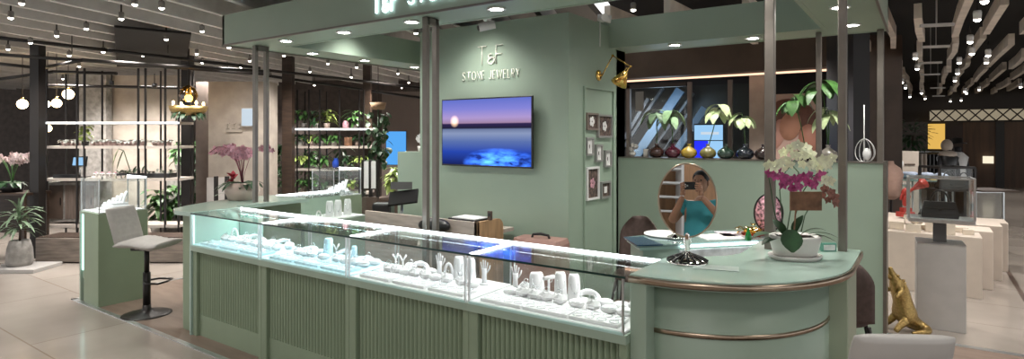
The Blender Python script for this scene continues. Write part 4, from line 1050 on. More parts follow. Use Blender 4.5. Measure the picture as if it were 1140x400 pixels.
# ================= right-hand shop floor
# grey plinth with bag case
p = P(1046,366,4.98); hx = p.x; hy = p.y
gp = thing('grey_plinth','plain grey plinth carrying the glass handbag case','plinth',(hx,hy,0),0.06,local=True)
MB().box(-.165,.165,-.15,.15,0,.70,.004).build('body', grey_plinth, gp)
MB().box(-.165,.165,-.15,.15,.70,.71).build('top_cap', steel, gp)
bc = thing('bag_case','steel framed glass case on a short post above the grey plinth','display case',(hx,hy,.71),.06,local=True)
MB().box(-.045,.045,-.03,.03,0,.17).build('post', mat('dark_post',(.09,.085,.085),.5), bc)
MB().box(-.225,.225,-.15,.15,.17,.20,.003).build('base_tray', steel, bc)
m=MB()
for sx in (-1,1):
    for sy in (-1,1): m.box(sx*.22-.007,sx*.22+.007,sy*.143-.007,sy*.143+.007,.20,.53)
for sy in (-1,1): m.box(-.227,.227,sy*.143-.007,sy*.143+.007,.53,.542)
for sx in (-1,1): m.box(sx*.22-.007,sx*.22+.007,-.143,.143,.53,.542)
m.build('frame', steel, bc)
m=MB().box(-.215,.215,-.144,-.140,.2,.53).box(-.215,.215,.14,.144,.2,.53).box(-.22,-.216,-.14,.14,.2,.53).box(.216,.22,-.14,.14,.2,.53); m.build('glass_panes', glass, bc)
def handbag(loc,rz,lab,s=1.):
    r = thing('handbag',lab,'handbag',loc,rz,local=True)
    m=MB(); w_,d,h=.125*s,.05*s,.135*s
    vs=[(-w_,-d,0),(w_,-d,0),(w_,d,0),(-w_,d,0),(-w_*1.04,-d*1.05,h*.3),(w_*1.04,-d*1.05,h*.3),(w_*1.04,d*1.05,h*.3),(-w_*1.04,d*1.05,h*.3),(-w_*.86,-d*.4,h),(w_*.86,-d*.4,h),(w_*.86,d*.4,h),(-w_*.86,d*.4,h)]
    m._a(vs,[(3,2,1,0),(8,9,10,11)]+[(a+i,a+(i+1)%4,a+4+(i+1)%4,a+4+i) for a in (0,4) for i in range(4)]); m.build('body',black,r)
    MB().tube([(w_*.5*math.cos(a),0,h*.95+.10*s*math.sin(a)) for a in [PI-PI*k/14 for k in range(15)]],.008*s,8).build('handle',black,r)
    MB().box(-w_*.8,w_*.8,-d*.86,-d*.6,h*.55,h*.62).build('flap',black,r); MB().box(-.012*s,.012*s,-d*1.05,-d*.8,h*.45,h*.58).build('clasp',blackmetal,r)
handbag((hx,hy,.91),.06,'black top-handle handbag inside the steel framed glass case',1.)

# crocodile
cp = P(1009,366,4.85); cpx, cpy = cp.x, cp.y
cr_ = thing('crocodile_statue','gold crocodile statue rearing upright on the floor by the grey plinth','statue',(cpx,cpy,0),YAW,local=True)
def skinned(name, pts, edges, rad, m_, parent, sub=2, root=0):
    me=bpy.data.meshes.new(name); me.from_pydata(pts,edges,[]); o=bpy.data.objects.new(name,me); C.objects.link(o)
    if parent: o.parent=parent
    sk=o.modifiers.new('s','SKIN'); sk.use_smooth_shade=True
    for i,v in enumerate(me.skin_vertices[0].data):
        r_=rad[i]; v.radius=(r_,r_) if not isinstance(r_,tuple) else r_; v.use_root=(i==root)
    sb=o.modifiers.new('b','SUBSURF'); sb.levels=sub; sb.render_levels=sub
    me.materials.append(m_); return o
pts=[(0,0,.10),(-.02,0,.2),(-.045,0,.30),(-.07,0,.375),(-.095,0,.42),(-.12,0,.475),(-.135,0,.525),
     (.06,0,.06),(.12,-.03,.035),(.12,-.10,.03),(.04,-.13,.028),(-.04,-.12,.02),
     (-.08,-.06,.33),(-.13,-.08,.31),(-.15,-.09,.29),(-.08,.06,.33),(-.13,.08,.31),
     (-.05,-.07,.10),(-.11,-.08,.06),(-.15,-.09,.02),(-.05,.07,.10),(-.12,.08,.03)]
ed=[(0,1),(1,2),(2,3),(3,4),(4,5),(5,6),(0,7),(7,8),(8,9),(9,10),(10,11),(3,12),(12,13),(13,14),(3,15),(15,16),(0,17),(17,18),(18,19),(0,20),(20,21)]
rd=[.075,.078,.068,.05,.042,.026,.015,.06,.045,.035,.025,.01,.022,.018,.014,.022,.016,.035,.026,.022,.035,.024]
skinned('body',pts,ed,rd,oldgold,cr_)
m=MB()
for k in range(16):
    q=k/15; z=.08+.33*q; x=.085-.115*q; rr=.085-.02*q
    for sy in (-1,0,1): m.lathe([(.013,0),(0,.026)],(x-.02*abs(sy)*1.0,sy*.032,z),6,Matrix.Rotation(1.25,3,'Y'))
m.build('back_scales',oldgold,cr_)
m=MB(); m.tube([(-.10,0,.42),(-.16,0,.455),(-.185,0,.475)],[.024,.018,.01],8); m.build('lower_jaw',oldgold,cr_)
m=MB(); m.ball((-.085,-.028,.455),.012).ball((-.085,.028,.455),.012); m.build('eyes',oldgold,cr_)

# staggered cream plinths
g0=[(-.62,.46,7.35,.60),(.18,.58,7.85,.60),(.28,.70,8.4,.60),(.36,.80,9.0,.57)]
wh=['nearest the gold crocodile','second in the staggered row','third in the staggered row','last in the staggered row']
for k,(x0,x1,y,h) in enumerate(g0):
    one(MB().box(x0,x1,y,y+.42,0,h,.006),'cream_plinth',plinth_m,'low cream display plinth on the shop floor, '+wh[k],'plinth')
one(MB().box(-.6,.1,7.80,9.3,0,.58,.006),'cream_table',plinth_m,'wide cream display table behind the cream plinth and grey plinth','table')
rg=R(21); boxm=mat('cream_box',(.66,.58,.48),.6,noise=.05)
spots=[(-.52,7.5),(-.38,7.45),(-.25,7.58),(-.1,7.46),(.05,7.58),(.2,7.46),(.36,7.55),(-.45,7.68),(.0,7.70),(.3,7.7)]
for k,(x,y) in enumerate(spots):
    hh=rg.choice((.05,.08,.11)); w_=rg.uniform(.09,.14)
    one(MB().box(x-w_/2,x+w_/2,y-.05,y+.05,.60,.60+hh,.004),'display_box',boxm,'small cream display block on the nearest low plinth, %s from the green half wall'%ORD[k],'box')
def sandal(x,y,z,rz,lab,m_):
    r=thing('sandal',lab,'shoe',(x,y,z),rz,local=True)
    m=MB(); m.tube([(-.11,0,.075),(-.05,0,.06),(.02,0,.02),(.11,0,.01)],[.022,.024,.028,.02],8); m.build('sole',m_,r)
    MB().tube([(-.11,0,.07),(-.115,0,0)],[.012,.005],6).build('heel',m_,r)
    MB().tube([(.05,-.035,.02),(.05,0,.06),(.05,.035,.02)],.007,6).tube([(-.09,-.03,.08),(-.09,0,.13),(-.09,.03,.08)],.005,6).build('strap',m_,r)
sandal(-.10,7.46,.68,.9,'cream high-heeled sandal on a block near the red figure',boxm); sandal(.05,7.58,.70,.4,'dark strappy sandal on a block near the glass bag case',blackmetal)
# red figure with megaphone arm
rp=P(1008,248,7.3); rf=thing('red_figure','red figurine with a raised horn on the cream plinth','figurine',(rp.x,rp.y,.60),YAW,local=True)
MB().box(-.09,.09,-.05,.05,0,.06,.006).box(-.05,.06,-.04,.04,.06,.11,.006).build('base',redm,rf)
skinned('body',[(0,0,.12),(0,0,.22),(0,0,.30),(.0,0,.36),(-.05,0,.26),(-.06,0,.20),(.05,0,.30),(.10,0,.34)],[(0,1),(1,2),(2,3),(2,4),(4,5),(2,6),(6,7)],[.035,.04,.035,.028,.014,.012,.014,.012],redm,rf,1)
q=Vector((0,0,1)).rotation_difference(Vector((.8,0,.45))).to_matrix()
MB().lathe([(.012,0),(.025,.08),(.07,.2),(.066,.2),(.01,.01)],(.06,0,.32),16,q,cap=False).build('horn',redm,rf)
# clear display frames and dark bags further off
def cage(name,u0,u1,v0,v1,t,lab,m_,dep=.35,th=.012,gl=True):
    uc=(u0+u1)/2; r=frontal(name,uc,v1,t,lab,'display case'); s=t/F; w_=(u1-u0)*s/2; h=(v1-v0)*s
    m=MB()
    for sx in (-1,1):
        for y in (0,dep): m.box(sx*w_-th/2,sx*w_+th/2,y-th/2,y+th/2,0,h)
    for zz in (0,h):
        for y in (0,dep): m.box(-w_,w_,y-th/2,y+th/2,zz-th/2,zz+th/2)
        for sx in (-1,1): m.box(sx*w_-th/2,sx*w_+th/2,0,dep,zz-th/2,zz+th/2)
    m.build('frame',m_,r)
    if gl: MB().box(-w_,w_,-.003,.003,0,h).build('glass_pane',glass,r)
    MB().box(-w_,w_,0,dep,-.02,0).build('shelf',m_,r)
    s_=MB().box(-w_+.02,-w_+.06,dep*.3,dep*.7,-(P(uc,v1,t).z)+.001,-.02).box(w_-.06,w_-.02,dep*.3,dep*.7,-(P(uc,v1,t).z)+.001,-.02); s_.build('support',m_,r)
    return r
def tag2(l): return l
cage('black_frame_case',1046,1085,187,212,8.2,'black framed open case of dark bags behind the handbag case',blackmetal,.4,.03)
for k,(u,w_) in enumerate(((1056,1.2),(1073,1.1))):
    q_=P(u,212,8.4); handbag((q_.x,q_.y,q_.z+.0),YAW,['dark round bag in the black framed case, handbag side','dark bag in the black framed case, far side'][k],w_)
cage('steel_frame_case',1082,1117,214,275,8.3,'empty steel framed glass case by the cream plinths',steel,.5,.02)
q_=P(1099,214,8.3); one(MB().obox((q_.x,q_.y+.1,q_.z+.025),.5,.5,.02,Matrix.Rotation(YAW,3,'Z')),'dark_shelf_board',walnut2,'dark brown board lying on the steel framed case','board')
q_=P(1099,266,9.6)
# dark stool and bin behind plinths
r=frontal('black_drum_stool',1099,262,8.1,'black round side table beside the last cream plinths','side table')
MB().lathe([(.17,-.78 if False else -(P(1099,262,8.1).z)),(.17,.10),(.15,.12),(0,.12)],(0,0,0),20).build('drum',black,r)
MB().lathe([(.12,.12),(.15,.17),(.13,.2),(.11,.14)],(0,0,0),20).build('bowl',black,r)

# long shop counter, clothes rack, mannequins
r=frontal('shop_counter',1002,205,10.5,'pale counter with a round emblem in the shop beyond the half wall','counter'); zc=P(1002,205,10.5).z
MB().box(-.34,.34,0,.6,-zc,.58,.01).build('body',plinth_m,r)
MB().lathe([(0,0),(.10,0),(.10,.02),(0,.02)],(-.05,-.0,.36),24,Matrix.Rotation(PI/2,3,'X')).build('emblem',white_pl,r)
MB().box(.08,.26,-.012,0,.33,.36).build('emblem_line',walnut2,r)
q_=P(1000,176,9.9)
r=frontal('clothes_rack',1026,165,16,'dark rail of hanging garments in front of the wood panelled wall','clothes rack'); zc=P(1026,165,16).z
m=MB().tube([(-.5,0,-.1),(.5,0,-.1)],.015,6).tube([(-.5,0,-.1),(-.5,0,-zc)],.015,6).tube([(.5,0,-.1),(.5,0,-zc)],.015,6); m.build('rail',steel,r)
rg=R(4)
for k in range(9):
    x=-.42+.105*k; c=rg.choice((black,black,trouser,plinth_m)); MB().box(x-.035,x+.035,-.18,.18,-.95,-.15,.02).build('garment',c,r)
def mannequin(u,v_foot,t,lab,top,hatm,seed):
    p=P(u,V0+F*EYE/t,t); r=thing('mannequin',lab,'mannequin',(p.x,p.y,0),YAW+.2,local=True); r.scale=(.87,.87,.87)
    pts=[(0,0,.95),(0,0,1.1),(0,0,1.3),(0,0,1.42),(0,0,1.52),(0,0,1.60),(-.1,0,.9),(-.1,0,.5),(-.1,0,.08),(-.1,-.1,.03),(.1,0,.9),(.1,0,.5),(.1,0,.08),(.1,-.1,.03),(-.19,0,1.38),(-.24,-.02,1.12),(-.22,-.08,.88),(.19,0,1.38),(.24,-.02,1.12),(.22,-.08,.88)]
    ed=[(0,1),(1,2),(2,3),(3,4),(4,5),(0,6),(6,7),(7,8),(8,9),(0,10),(10,11),(11,12),(12,13),(2,14),(14,15),(15,16),(2,17),(17,18),(18,19)]
    rd=[.14,.12,.15,.07,.06,.09,.09,.06,.045,.035,.09,.06,.045,.035,.055,.045,.03,.055,.045,.03]
    skinned('body',pts,ed,rd,trouser,r,1)
    m=MB(); m.lathe([(.21,.78),(.19,.95),(.17,1.1),(.23,1.36),(.12,1.46),(.07,1.48)],(0,0,0),18,Matrix.Diagonal((1.05,.7,1)),cap=False); m.build('top',top,r)
    if hatm is black: MB().lathe([(.17,1.66),(.17,1.68),(.1,1.69),(.1,1.78),(0,1.8)],(0,0,0),18).build('hat',hatm,r)
    else: MB().ball((0,.02,1.62),.12,.11,.14).ball((0,-.0,1.42),.2,.15,.1).build('fur_collar',hatm,r)
    return r
mannequin(1055,0,11.2,'mannequin in black with a pale fluffy collar in the shop beyond',black,plinth_m,1)
mannequin(1066,0,11.4,'mannequin in a white top and black brimmed hat in the shop beyond',white_pl,black,2)
# glass pieces on tables
for k,(u,v,t) in enumerate(((995,205,9.8),(1030,200,9.6))):
    q_=P(u,v,t); rr=thing('glass_table',['glass-topped sales table by the pale emblem counter','glass-topped table before the mannequins'][k],'table',(q_.x,q_.y,0),YAW,local=True)
    MB().box(-.35,.35,-.2,.2,q_.z-.02,q_.z).build('table_top',glass_edge,rr)
    for sx in (-1,1):
        for sy in (-1,1): MB().tube([(sx*.32,sy*.17,0),(sx*.32,sy*.17,q_.z-.02)],.012,6).build('leg',steel,rr)
q_=P(1030,200,9.6); m=MB(); rg=R(9)
for k in range(6): m.ball((q_.x+rg.uniform(-.25,.25),q_.y+rg.uniform(-.1,.1),q_.z+.06),.11,.09,.06)
one(m,'folded_clothes',mat('pale_blue_cloth',(.45,.52,.66),.9,noise=.1),'heap of pale blue folded cloth on the glass-topped table','clothes')
q_=P(992,215,8.8); m=MB().tube([(q_.x,q_.y,0),(q_.x,q_.y,1.0)],.02,8); r=thing('pale_dress_form','pale bust form wearing cream cloth just beyond the green half wall','dress form',(q_.x,q_.y,0))
m.build('stand',blackmetal,r); MB().lathe([(.05,.65),(.15,.72),(.13,.88),(.16,1.02),(.12,1.12),(.04,1.18),(.035,1.22)],(q_.x,q_.y,0),16).build('torso',mat('blush_cloth',(.50,.33,.27),.8,noise=.1),r); MB().lathe([(.12,0),(.12,.02),(.02,.03)],(q_.x,q_.y,0),16).build('base',blackmetal,r)

# far end of the hall
YF=23.9
def yb(name,u0,u1,v0,v1,m_,dep=.06,Y=YF): 
    a=pY(u0,v0,Y); b=pY(u1,v1,Y); z1=(a.z+pY(u1,v0,Y).z)/2; z0=(b.z+pY(u0,v1,Y).z)/2
    return MB().box(a.x,b.x,Y-dep,Y,max(0,z0),z1)
struct(yb('x',1072,1165,136,210,None),'wall_wood',mat('hall_wood',(.085,.045,.025),.4,noise=.25,nscale=2,stretch=(4,1,.4)))
struct(yb('x',1108,1118,136,210,None,.1),'trim_doorgap',black)
struct(yb('x',1035,1190,122,134,None,.3,22.9),'trim_lattice_board',mat('lit_cream_board',(.50,.44,.33),.6,emit=(1,.85,.6),es=.12))
m=MB(); a=pY(1035,122,22.5); b=pY(1190,134,22.5); z0,z1=pY(1100,134.5,22.5).z,pY(1100,121.5,22.5).z; x=a.x
while x<b.x:
    for s_ in (1,-1):
        m.tube([(x,22.5,z0 if s_>0 else z1),(x+.32,22.5,z1 if s_>0 else z0)],.018,4)
    x+=.32
o=m.build('trim_lattice',walnut); o['kind']='structure'
for (u0,u1,v0,v1,mm,nm) in ((1033,1052,138,166,emat('amber_lit_panel',(.75,.45,.10),.55),'x'),):
    one(yb('x',u0,u1,v0,v1,None,.08,23.6),'lit_poster',mm,'amber lit poster panel on the far wall beneath the lattice band','poster')
one(yb('x',1094,1106,174,182,None,.08,23.7),'wall_plaque',emat('cream_plaque',(.9,.8,.6),.6),'pale oblong plaque on the brown wood wall at the hall end','sign')
struct(yb('x',1052,1072,138,205,None,.1,23.5),'door_1',mat('dark_brown_door',(.03,.017,.013),.4))
struct(yb('x',984,1033,136,205,None,.06,21),'wall_shop_recess',mat('shop_recess',(.10,.085,.075),.7))
q_=P(1016,168,15); tr=thing('dark_topiary','dark round shrub in a white planter in the far shop','plant',(q_.x,q_.y,0))
m=MB(); rg=R(31)
for k in range(140):
    a=rg.uniform(0,2*PI); b=rg.uniform(-1,1); rr=.42*rg.uniform(.4,1)
    m.leaf((q_.x+rr*math.cos(a)*(1-b*b)**.5,q_.y+rr*math.sin(a)*(1-b*b)**.5,1.62+rr*b),(math.cos(a),math.sin(a),b),.16,.07,.5,3)
m.build('foliage',leaf2,tr); MB().tube([(q_.x,q_.y,.5),(q_.x,q_.y,1.6)],.03,8).build('trunk',walnut,tr); MB().lathe([(.16,0),(.22,.6),(.18,.6),(.0,.5)],(q_.x,q_.y,0),18).build('planter',white_pl,tr)

# hall spotlights: pendant track cans under the dark ceiling
def track_light(p, lab, grp, big=1.):
    r=thing('spotlight',lab,'spotlight',tuple(p),group=grp)
    MB().lathe([(.032*big,.0),(.036*big,.07*big),(.03*big,.09*big),(.0,.09*big)],p,14).build('can',white_pl if big>.8 else ceil_l,r)
    MB().tube([p+Vector((0,0,.09*big)),p+Vector((0,0,.20))],.008,6).build('stem',blackmetal,r)
    MB().lathe([(.0,-.022*big),(.016*big,-.018*big),(.027*big,-.008*big),(.031*big,.0)],p,14,cap=False).build('lens',lampm,r)
    return r
base=track_light(pz(1080,47,2.62) if False else P(1080,47,F*1.08/(V0-47)),'white track spotlight hanging among the boards of the dark hall ceiling','hall spotlights',.95)
pr_=[(1088,22),(1096,2),(1019,65),(1021,77),(1066,82),(1063,90),(1001,83),(1004,92),(1008,98),(1100,62),(1098,70),(1074,102),(1070,112),(1026,104),(1000,114),(1058,113),(1076,104),(1136,97),(1068,70),(1082,60),(1013,108),(988,118),(1030,110),(1090,100)]
for (u,v) in pr_:
    p=P(u,v,F*1.08/(V0-v)); dup(base,p)
# cross fittings (white bars) above the hall
for k,(u,v) in enumerate(((1043,28),(1042,52),(1036,70),(1036,83),(1044,98),(1045,107))):
    p=P(u,v,F*1.15/(V0-v)); m=MB(); s=1
    m.obox((p.x,p.y,p.z),.30,.05,.03,Matrix.Rotation(YAW*.5,3,'Z')); m.box(p.x-.004,p.x+.004,p.y-.004,p.y+.004,p.z,3.35)
    one(m,'cross_fitting',slat_m,'short white ceiling bar hung across the hall, %s from the kiosk'%ORD[k],'ceiling fitting')
base2=track_light(P(135,21,F*1.1/(V0-21)),'small white downlight under the slatted ceiling behind and beside the kiosk','slatted ceiling spotlights',.7)
pl_=[(24,4),(63,40),(96,32),(34,48),(9,55),(115,58),(77,62),(88,74),(40,81),(180,9),(225,35),(185,44),(219,60),(159,62),(255,53),(278,68),(225,70),(217,77),(268,75),(253,80),(316,62),(326,74),(345,80),(365,71),(397,75),(391,86),(443,82),(455,92),(447,98),(434,107),(390,103),(421,106),(301,85),(12,20),(150,5),(463,37),(705,11),(430,70),(350,95),(70,88)]
for (u,v) in pl_: dup(base2,P(u,v,F*1.1/(V0-v)))

# light of the ceiling fittings, then fill spots added to brighten dim parts
def spot(x,y,e,z=2.6,size=2.0,col=(1,.95,.89)): lamp('SPOT','hall_and_fill_spot',(x,y,z),e,col,None,spot_size=size,spot_blend=.8,shadow_soft_size=.12)
for (x,y) in ((-7.6,2.6),(-6.2,1.4),(-8.8,4.6),(-10.2,3.2),(-7,6.6),(-9,7.8),(-11.5,6),(-5.5,7.2),(-7.5,10),(-12.5,8.5),(-4.2,9.5),(-10,11)): spot(x,y,150 if x<-8.2 or y>5 else 70)
for (x,y) in ((-4.2,1.2),(-2.2,.9),(-.2,1.0),(1.2,2.6),(-3,-1.2),(.6,-1.4)): spot(x,y,34)
for (x,y) in ((.5,6.6),(1.5,5),(.2,9),(1.8,8.5),(.6,12),(2.6,12),(1,16),(3.4,16),(2,20),(5,20),(-1.4,7.4)): spot(x,y,90)
for (u_,t_,e_) in ((70,8.9,110),(100,9.2,130),(135,9.3,130),(170,9.3,130),(200,9.0,90),(260,7.9,70),(340,8.4,120),(385,8.4,120),(440,9.5,90),(60,7.4,90),(130,7.3,110),(180,7.3,90),(15,7.0,90)):  # added wall washers brightening the dim stone walls and plant shelves
    q_=P(u_,151,t_); spot(q_.x,q_.y,e_*.6,2.62,2.3)
spot(-2.6,7.2,60); spot(-1.2,7.6,60)
for (x,y) in ((-4.6,4.0),(-3.3,4.0),(-1.6,4.3)): spot(x,y,26,2.68,2.2)  # added spots brightening the television wall and kiosk interior

# ================= far left: plant shop
Y_=YAW
def shelfunit(name,lab,uc,t,posts,shelves,vtop,u0,u1,dep,pm,sm,lit):
    r=frontal(name,uc,V0+F*EYE/t,t,lab,'shelving'); s=t/F; X=lambda u:(u-uc)*s; Z=lambda v:EYE+(V0-v)*s
    for u in posts: MB().box(X(u)-.011,X(u)+.011,-.011,.011,0,Z(vtop)).build('post',pm,r)
    for u in posts[::2]: MB().box(X(u)-.009,X(u)+.009,dep-.012,dep+.006,0,Z(vtop)).build('post',pm,r)
    for k,v in enumerate(shelves):
        o=MB().box(X(u0),X(u1),-.01,dep,Z(v)-.018,Z(v)+.018).build('shelf',sm,r)
        if k in lit: MB().box(X(u0),X(u1),-.016,-.01,Z(v)-.012,Z(v)+.012).build('light_strip',shelf_led,o)
    return r,X,Z
shelf_m=mat('pale_shelf_board',(.45,.40,.36),.5,noise=.08)
tA=8.0
shA,XA,ZA=shelfunit('black_shelving','black tube shelving with lit top shelf, behind the glass pedestal',125,tA,[52,86,94,154,162,184,199],[137,164,200,252],76,49,200,.35,blackmetal,shelf_m,(0,))
# wooden cabinet fronts beneath
r=frontal('wood_cabinet',69,V0+F*EYE/8.1,8.1,'weathered wood cabinet under the black shelving next to the dark column','cabinet')
s=8.1/F
MB().box(-.22,.46,0,.3,.42,.96).build('body',stoneg,r)
for k,(a,b,mm) in enumerate(((-.17,.02,walnut2),(.05,.24,mat('weathered_wood',(.16,.12,.10),.7,noise=.25,nscale=6,stretch=(5,5,.5))),(.27,.44,MATS['weathered_wood'] if 'weathered_wood' in MATS else walnut2))): 
    d_=MB().box(a,b,-.015,0,.46,.92,.004).build('door',mm,r); MB().box(b-.03,b-.02,-.03,-.015,.65,.75).build('handle',blackmetal,d_)
r=frontal('wood_planter',66,292,7.4,'long weathered wood planter box on the floor beside the dark column','planter')
s=7.4/F; MB().box(-.30,1.6,0,.4,0.0,.30,.004).build('box',mat('grey_wood',(.20,.165,.14),.7,noise=.3,nscale=6,stretch=(.6,5,5)),r)
MB().box(-.28,1.58,.02,.38,.30,.31).build('soil',soil,r)
struct(MB().obox((*P(42,100,7.75).xy,1.4),.115,.12,2.8,Matrix.Rotation(YAW,3,'Z')),'wall_post_1',blackmetal)
struct(MB().obox((*P(209,100,8.6).xy,1.4),.13,.12,2.8,Matrix.Rotation(YAW,3,'Z')),'wall_post_2',blackmetal)
struct(MB().obox((*P(321,100,9).xy,1.4),.15,.12,2.8,Matrix.Rotation(YAW,3,'Z')),'wall_post_3',walnut)
struct(MB().obox((*P(409,100,9.6).xy,1.4),.12,.12,2.8,Matrix.Rotation(YAW,3,'Z')),'wall_post_4',walnut)
# pot plants in rows
def mini_plant(loc,lab,grp,pm,lm,s=1.,n=9,seed=1,name='small_plant',hh=.06,up=.9):
    r=thing(name,lab,'potted plant',loc,group=grp,local=True); r.scale=(s,s,s)
    MB().lathe([(.03,0),(.04,hh),(.035,hh),(.0,hh-.01)],(0,0,0),12).build('pot',pm,r); m=MB(); rg=R(seed)
    for k in range(n):
        a=2*PI*k/n+rg.uniform(-.3,.3); m.leaf((0,0,hh-.005),(math.cos(a),math.sin(a),up+rg.uniform(-.3,.4)),.09*rg.uniform(.8,1.2),.04,1.6,4)
    m.build('leaves',lm,r); return r
rootA=P(125,V0+F*EYE/tA,tA)
def onA(u,v,dy=.12): # point above shelf of unit A
    t=tA+dy; q=P(u,v,tA); return Vector((q.x,q.y,q.z))+fw_*dy
pinkpale=mat('pale_pink_pot',(.45,.33,.31),.5)
mp0=None
us=[64,69,74,79]+[97,102,107,112,117,122]+[128,133,138,143,148,153]+[167,172,177,182]
for k,u in enumerate(us):
    z=ZA(164)+.018; q=onA(u,164); q.z=z
    if mp0 is None: mp0=mini_plant(tuple(q),'tiny pale rosette plant in a pink pot on the middle black shelf','pink pots on the middle shelf',pinkpale,mat('silver_leaf',(.45,.47,.44),.6,noise=.2),1.1,9,1)
    else: dup(mp0,q,k*.7,scale=1.1*(1+.1*math.sin(k)))
def bigplant(p,lab,lm,n,L,W,h,seed,pm,pr=.09,ph=.16,name='leafy_plant',droop=1.3,up=.8,stem=True):
    r=thing(name,lab,'potted plant',tuple(p)); rg=R(seed); p=Vector(p)
    MB().lathe([(pr*.75,0),(pr,ph),(pr*.88,ph),(0,ph-.02)],p,18).build('pot',pm,r)
    m=MB(); st=MB()
    for k in range(n):
        a=rg.uniform(0,2*PI); zz=ph+h*rg.uniform(.1,1); o=p+Vector((math.cos(a)*.05*rg.random(),math.sin(a)*.05*rg.random(),zz))
        m.leaf(o,(math.cos(a),math.sin(a),up*rg.uniform(-.2,1.2)),L*rg.uniform(.6,1.2),W*rg.uniform(.7,1.2),droop,4)
    st.tube([p+Vector((0,0,ph-.03)),p+Vector((0,0,ph+h))],.008,6); st.build('stem',lm,r); m.build('leaves',lm,r); return r
# items on lower shelf of unit A
z200=ZA(200)+.018
q=onA(80,200,.15); tb=thing('tablet_stand','blue-lit tablet on a stand on the black shelving near the dark column','tablet',(q.x,q.y,z200),YAW,local=True)
MB().box(-.10,.10,-.08,.08,0,.012,.003).build('base',black,tb); MB().tube([(0,0,.01),(0,.01,.16)],.01,8).build('neck',steel,tb)
m=MB().obox((0,-.005,.22),.20,.015,.14,Matrix.Rotation(-.2,3,'X')); sc=m.build('screen',black,tb); MB().obox((0,-.014,.221),.17,.004,.11,Matrix.Rotation(-.2,3,'X')).build('display',screenp,sc)
for k,(u0,u1) in enumerate(((58,87),(126,152),(160,186))):
    q=onA((u0+u1)/2,200,.14); w_=(u1-u0)*tA/F
    r=thing('black_planter_tray',['black tray below the tablet on the black shelving','black tray of seedlings mid-way along the black shelving','black tray of seedlings at the dark post end of the shelving'][k],'tray',(q.x,q.y,z200),YAW,local=True)
    if k==0: MB().box(-w_/2,w_/2,-.13,-.09,0,.05,.004).build('tray',black,r)
    else:
        MB().box(-w_/2,w_/2,-.08,.1,0,.06,.004).build('tray',black,r); m=MB(); rg=R(k)
        for j in range(30): m.leaf((rg.uniform(-w_/2,w_/2),rg.uniform(-.06,.06),.06),(rg.uniform(-1,1),rg.uniform(-1,1),1.2),.11,.03,1.2,3)
        m.build('seedlings',leaf2 if k==1 else mat('dusty_leaf',(.16,.18,.14),.6),r)
for k,u in enumerate((100,107,115,122)):
    q=onA(u,200,.12); m=MB().box(-.03,.03,-.03,.03,.045,.055); 
    r=thing('mini_table','tiny white pedestal dish on the black shelving over the glass box, %s from the tablet'%ORD[k],'dish',(q.x,q.y,z200),YAW,local=True)
    MB().lathe([(.018,0),(.006,.008),(.006,.045),(.032,.05),(.034,.06),(0,.056)],seg=14).build('dish',white_pl,r)
    MB().ball((0,0,.068),.018,.014,.01).build('trinket',pinkp,r)
# hanging philodendron leaf
q=onA(137,166,-.05); r=thing('hanging_leaf_plant','large heart-shaped two-tone leaf drooping from the middle shelf','plant',tuple(q))
m=MB().leaf(q+Vector((-.06,0,0)),(-.1,-.3,-1),.24,.17,.1,6,.15); m.build('pale_leaf',mat('variegated_leaf',(.30,.36,.20),.5,noise=.6,nscale=12),r)
MB().leaf(q+Vector((.09,0,-.02)),(-.1,-.3,-1),.27,.16,.1,6,.15).build('dark_leaf',leaf2,r); MB().tube([q+Vector((-.06,0,0)),q+Vector((.09,0,-.02)),q+Vector((.17,.05,-.30))],.006,6).build('stem',leaf2,r)
# lime plant on shelf
bigplant((*onA(82,164,.22).xy,ZA(164)+.018),'bright lime shrub on the middle black shelf near the column',leaf3,40,.10,.05,.22,4,black,.05,.06)
# plants behind unit A, below
for k,(u,v,t,lm,h,lab) in enumerate(((178,262,9.2,leaf,.45,'bushy green fern low behind the glass pedestal'),(196,V0+F*EYE/9.4,9.4,leaf,.5,'green floor plant beside the dark post'),(222,V0+F*EYE/9.2,9.2,leaf2,1.2,'tall floor plant between dark post and stone panel'),(205,200,9.6,leaf,.3,'mid-height plant on the ledge behind the dark post'))):
    p=P(u,v,t); p.z=0 if k!=3 else p.z
    if k==3:
        one(MB().box(p.x-.3,p.x+.3,p.y-.15,p.y+.15,0,p.z),'stone_ledge',stoneg,'grey ledge carrying plants behind the dark post','ledge')
    bigplant(p,lab,lm,60,.26,.10,h,k+40,stoneg,.14,.3)
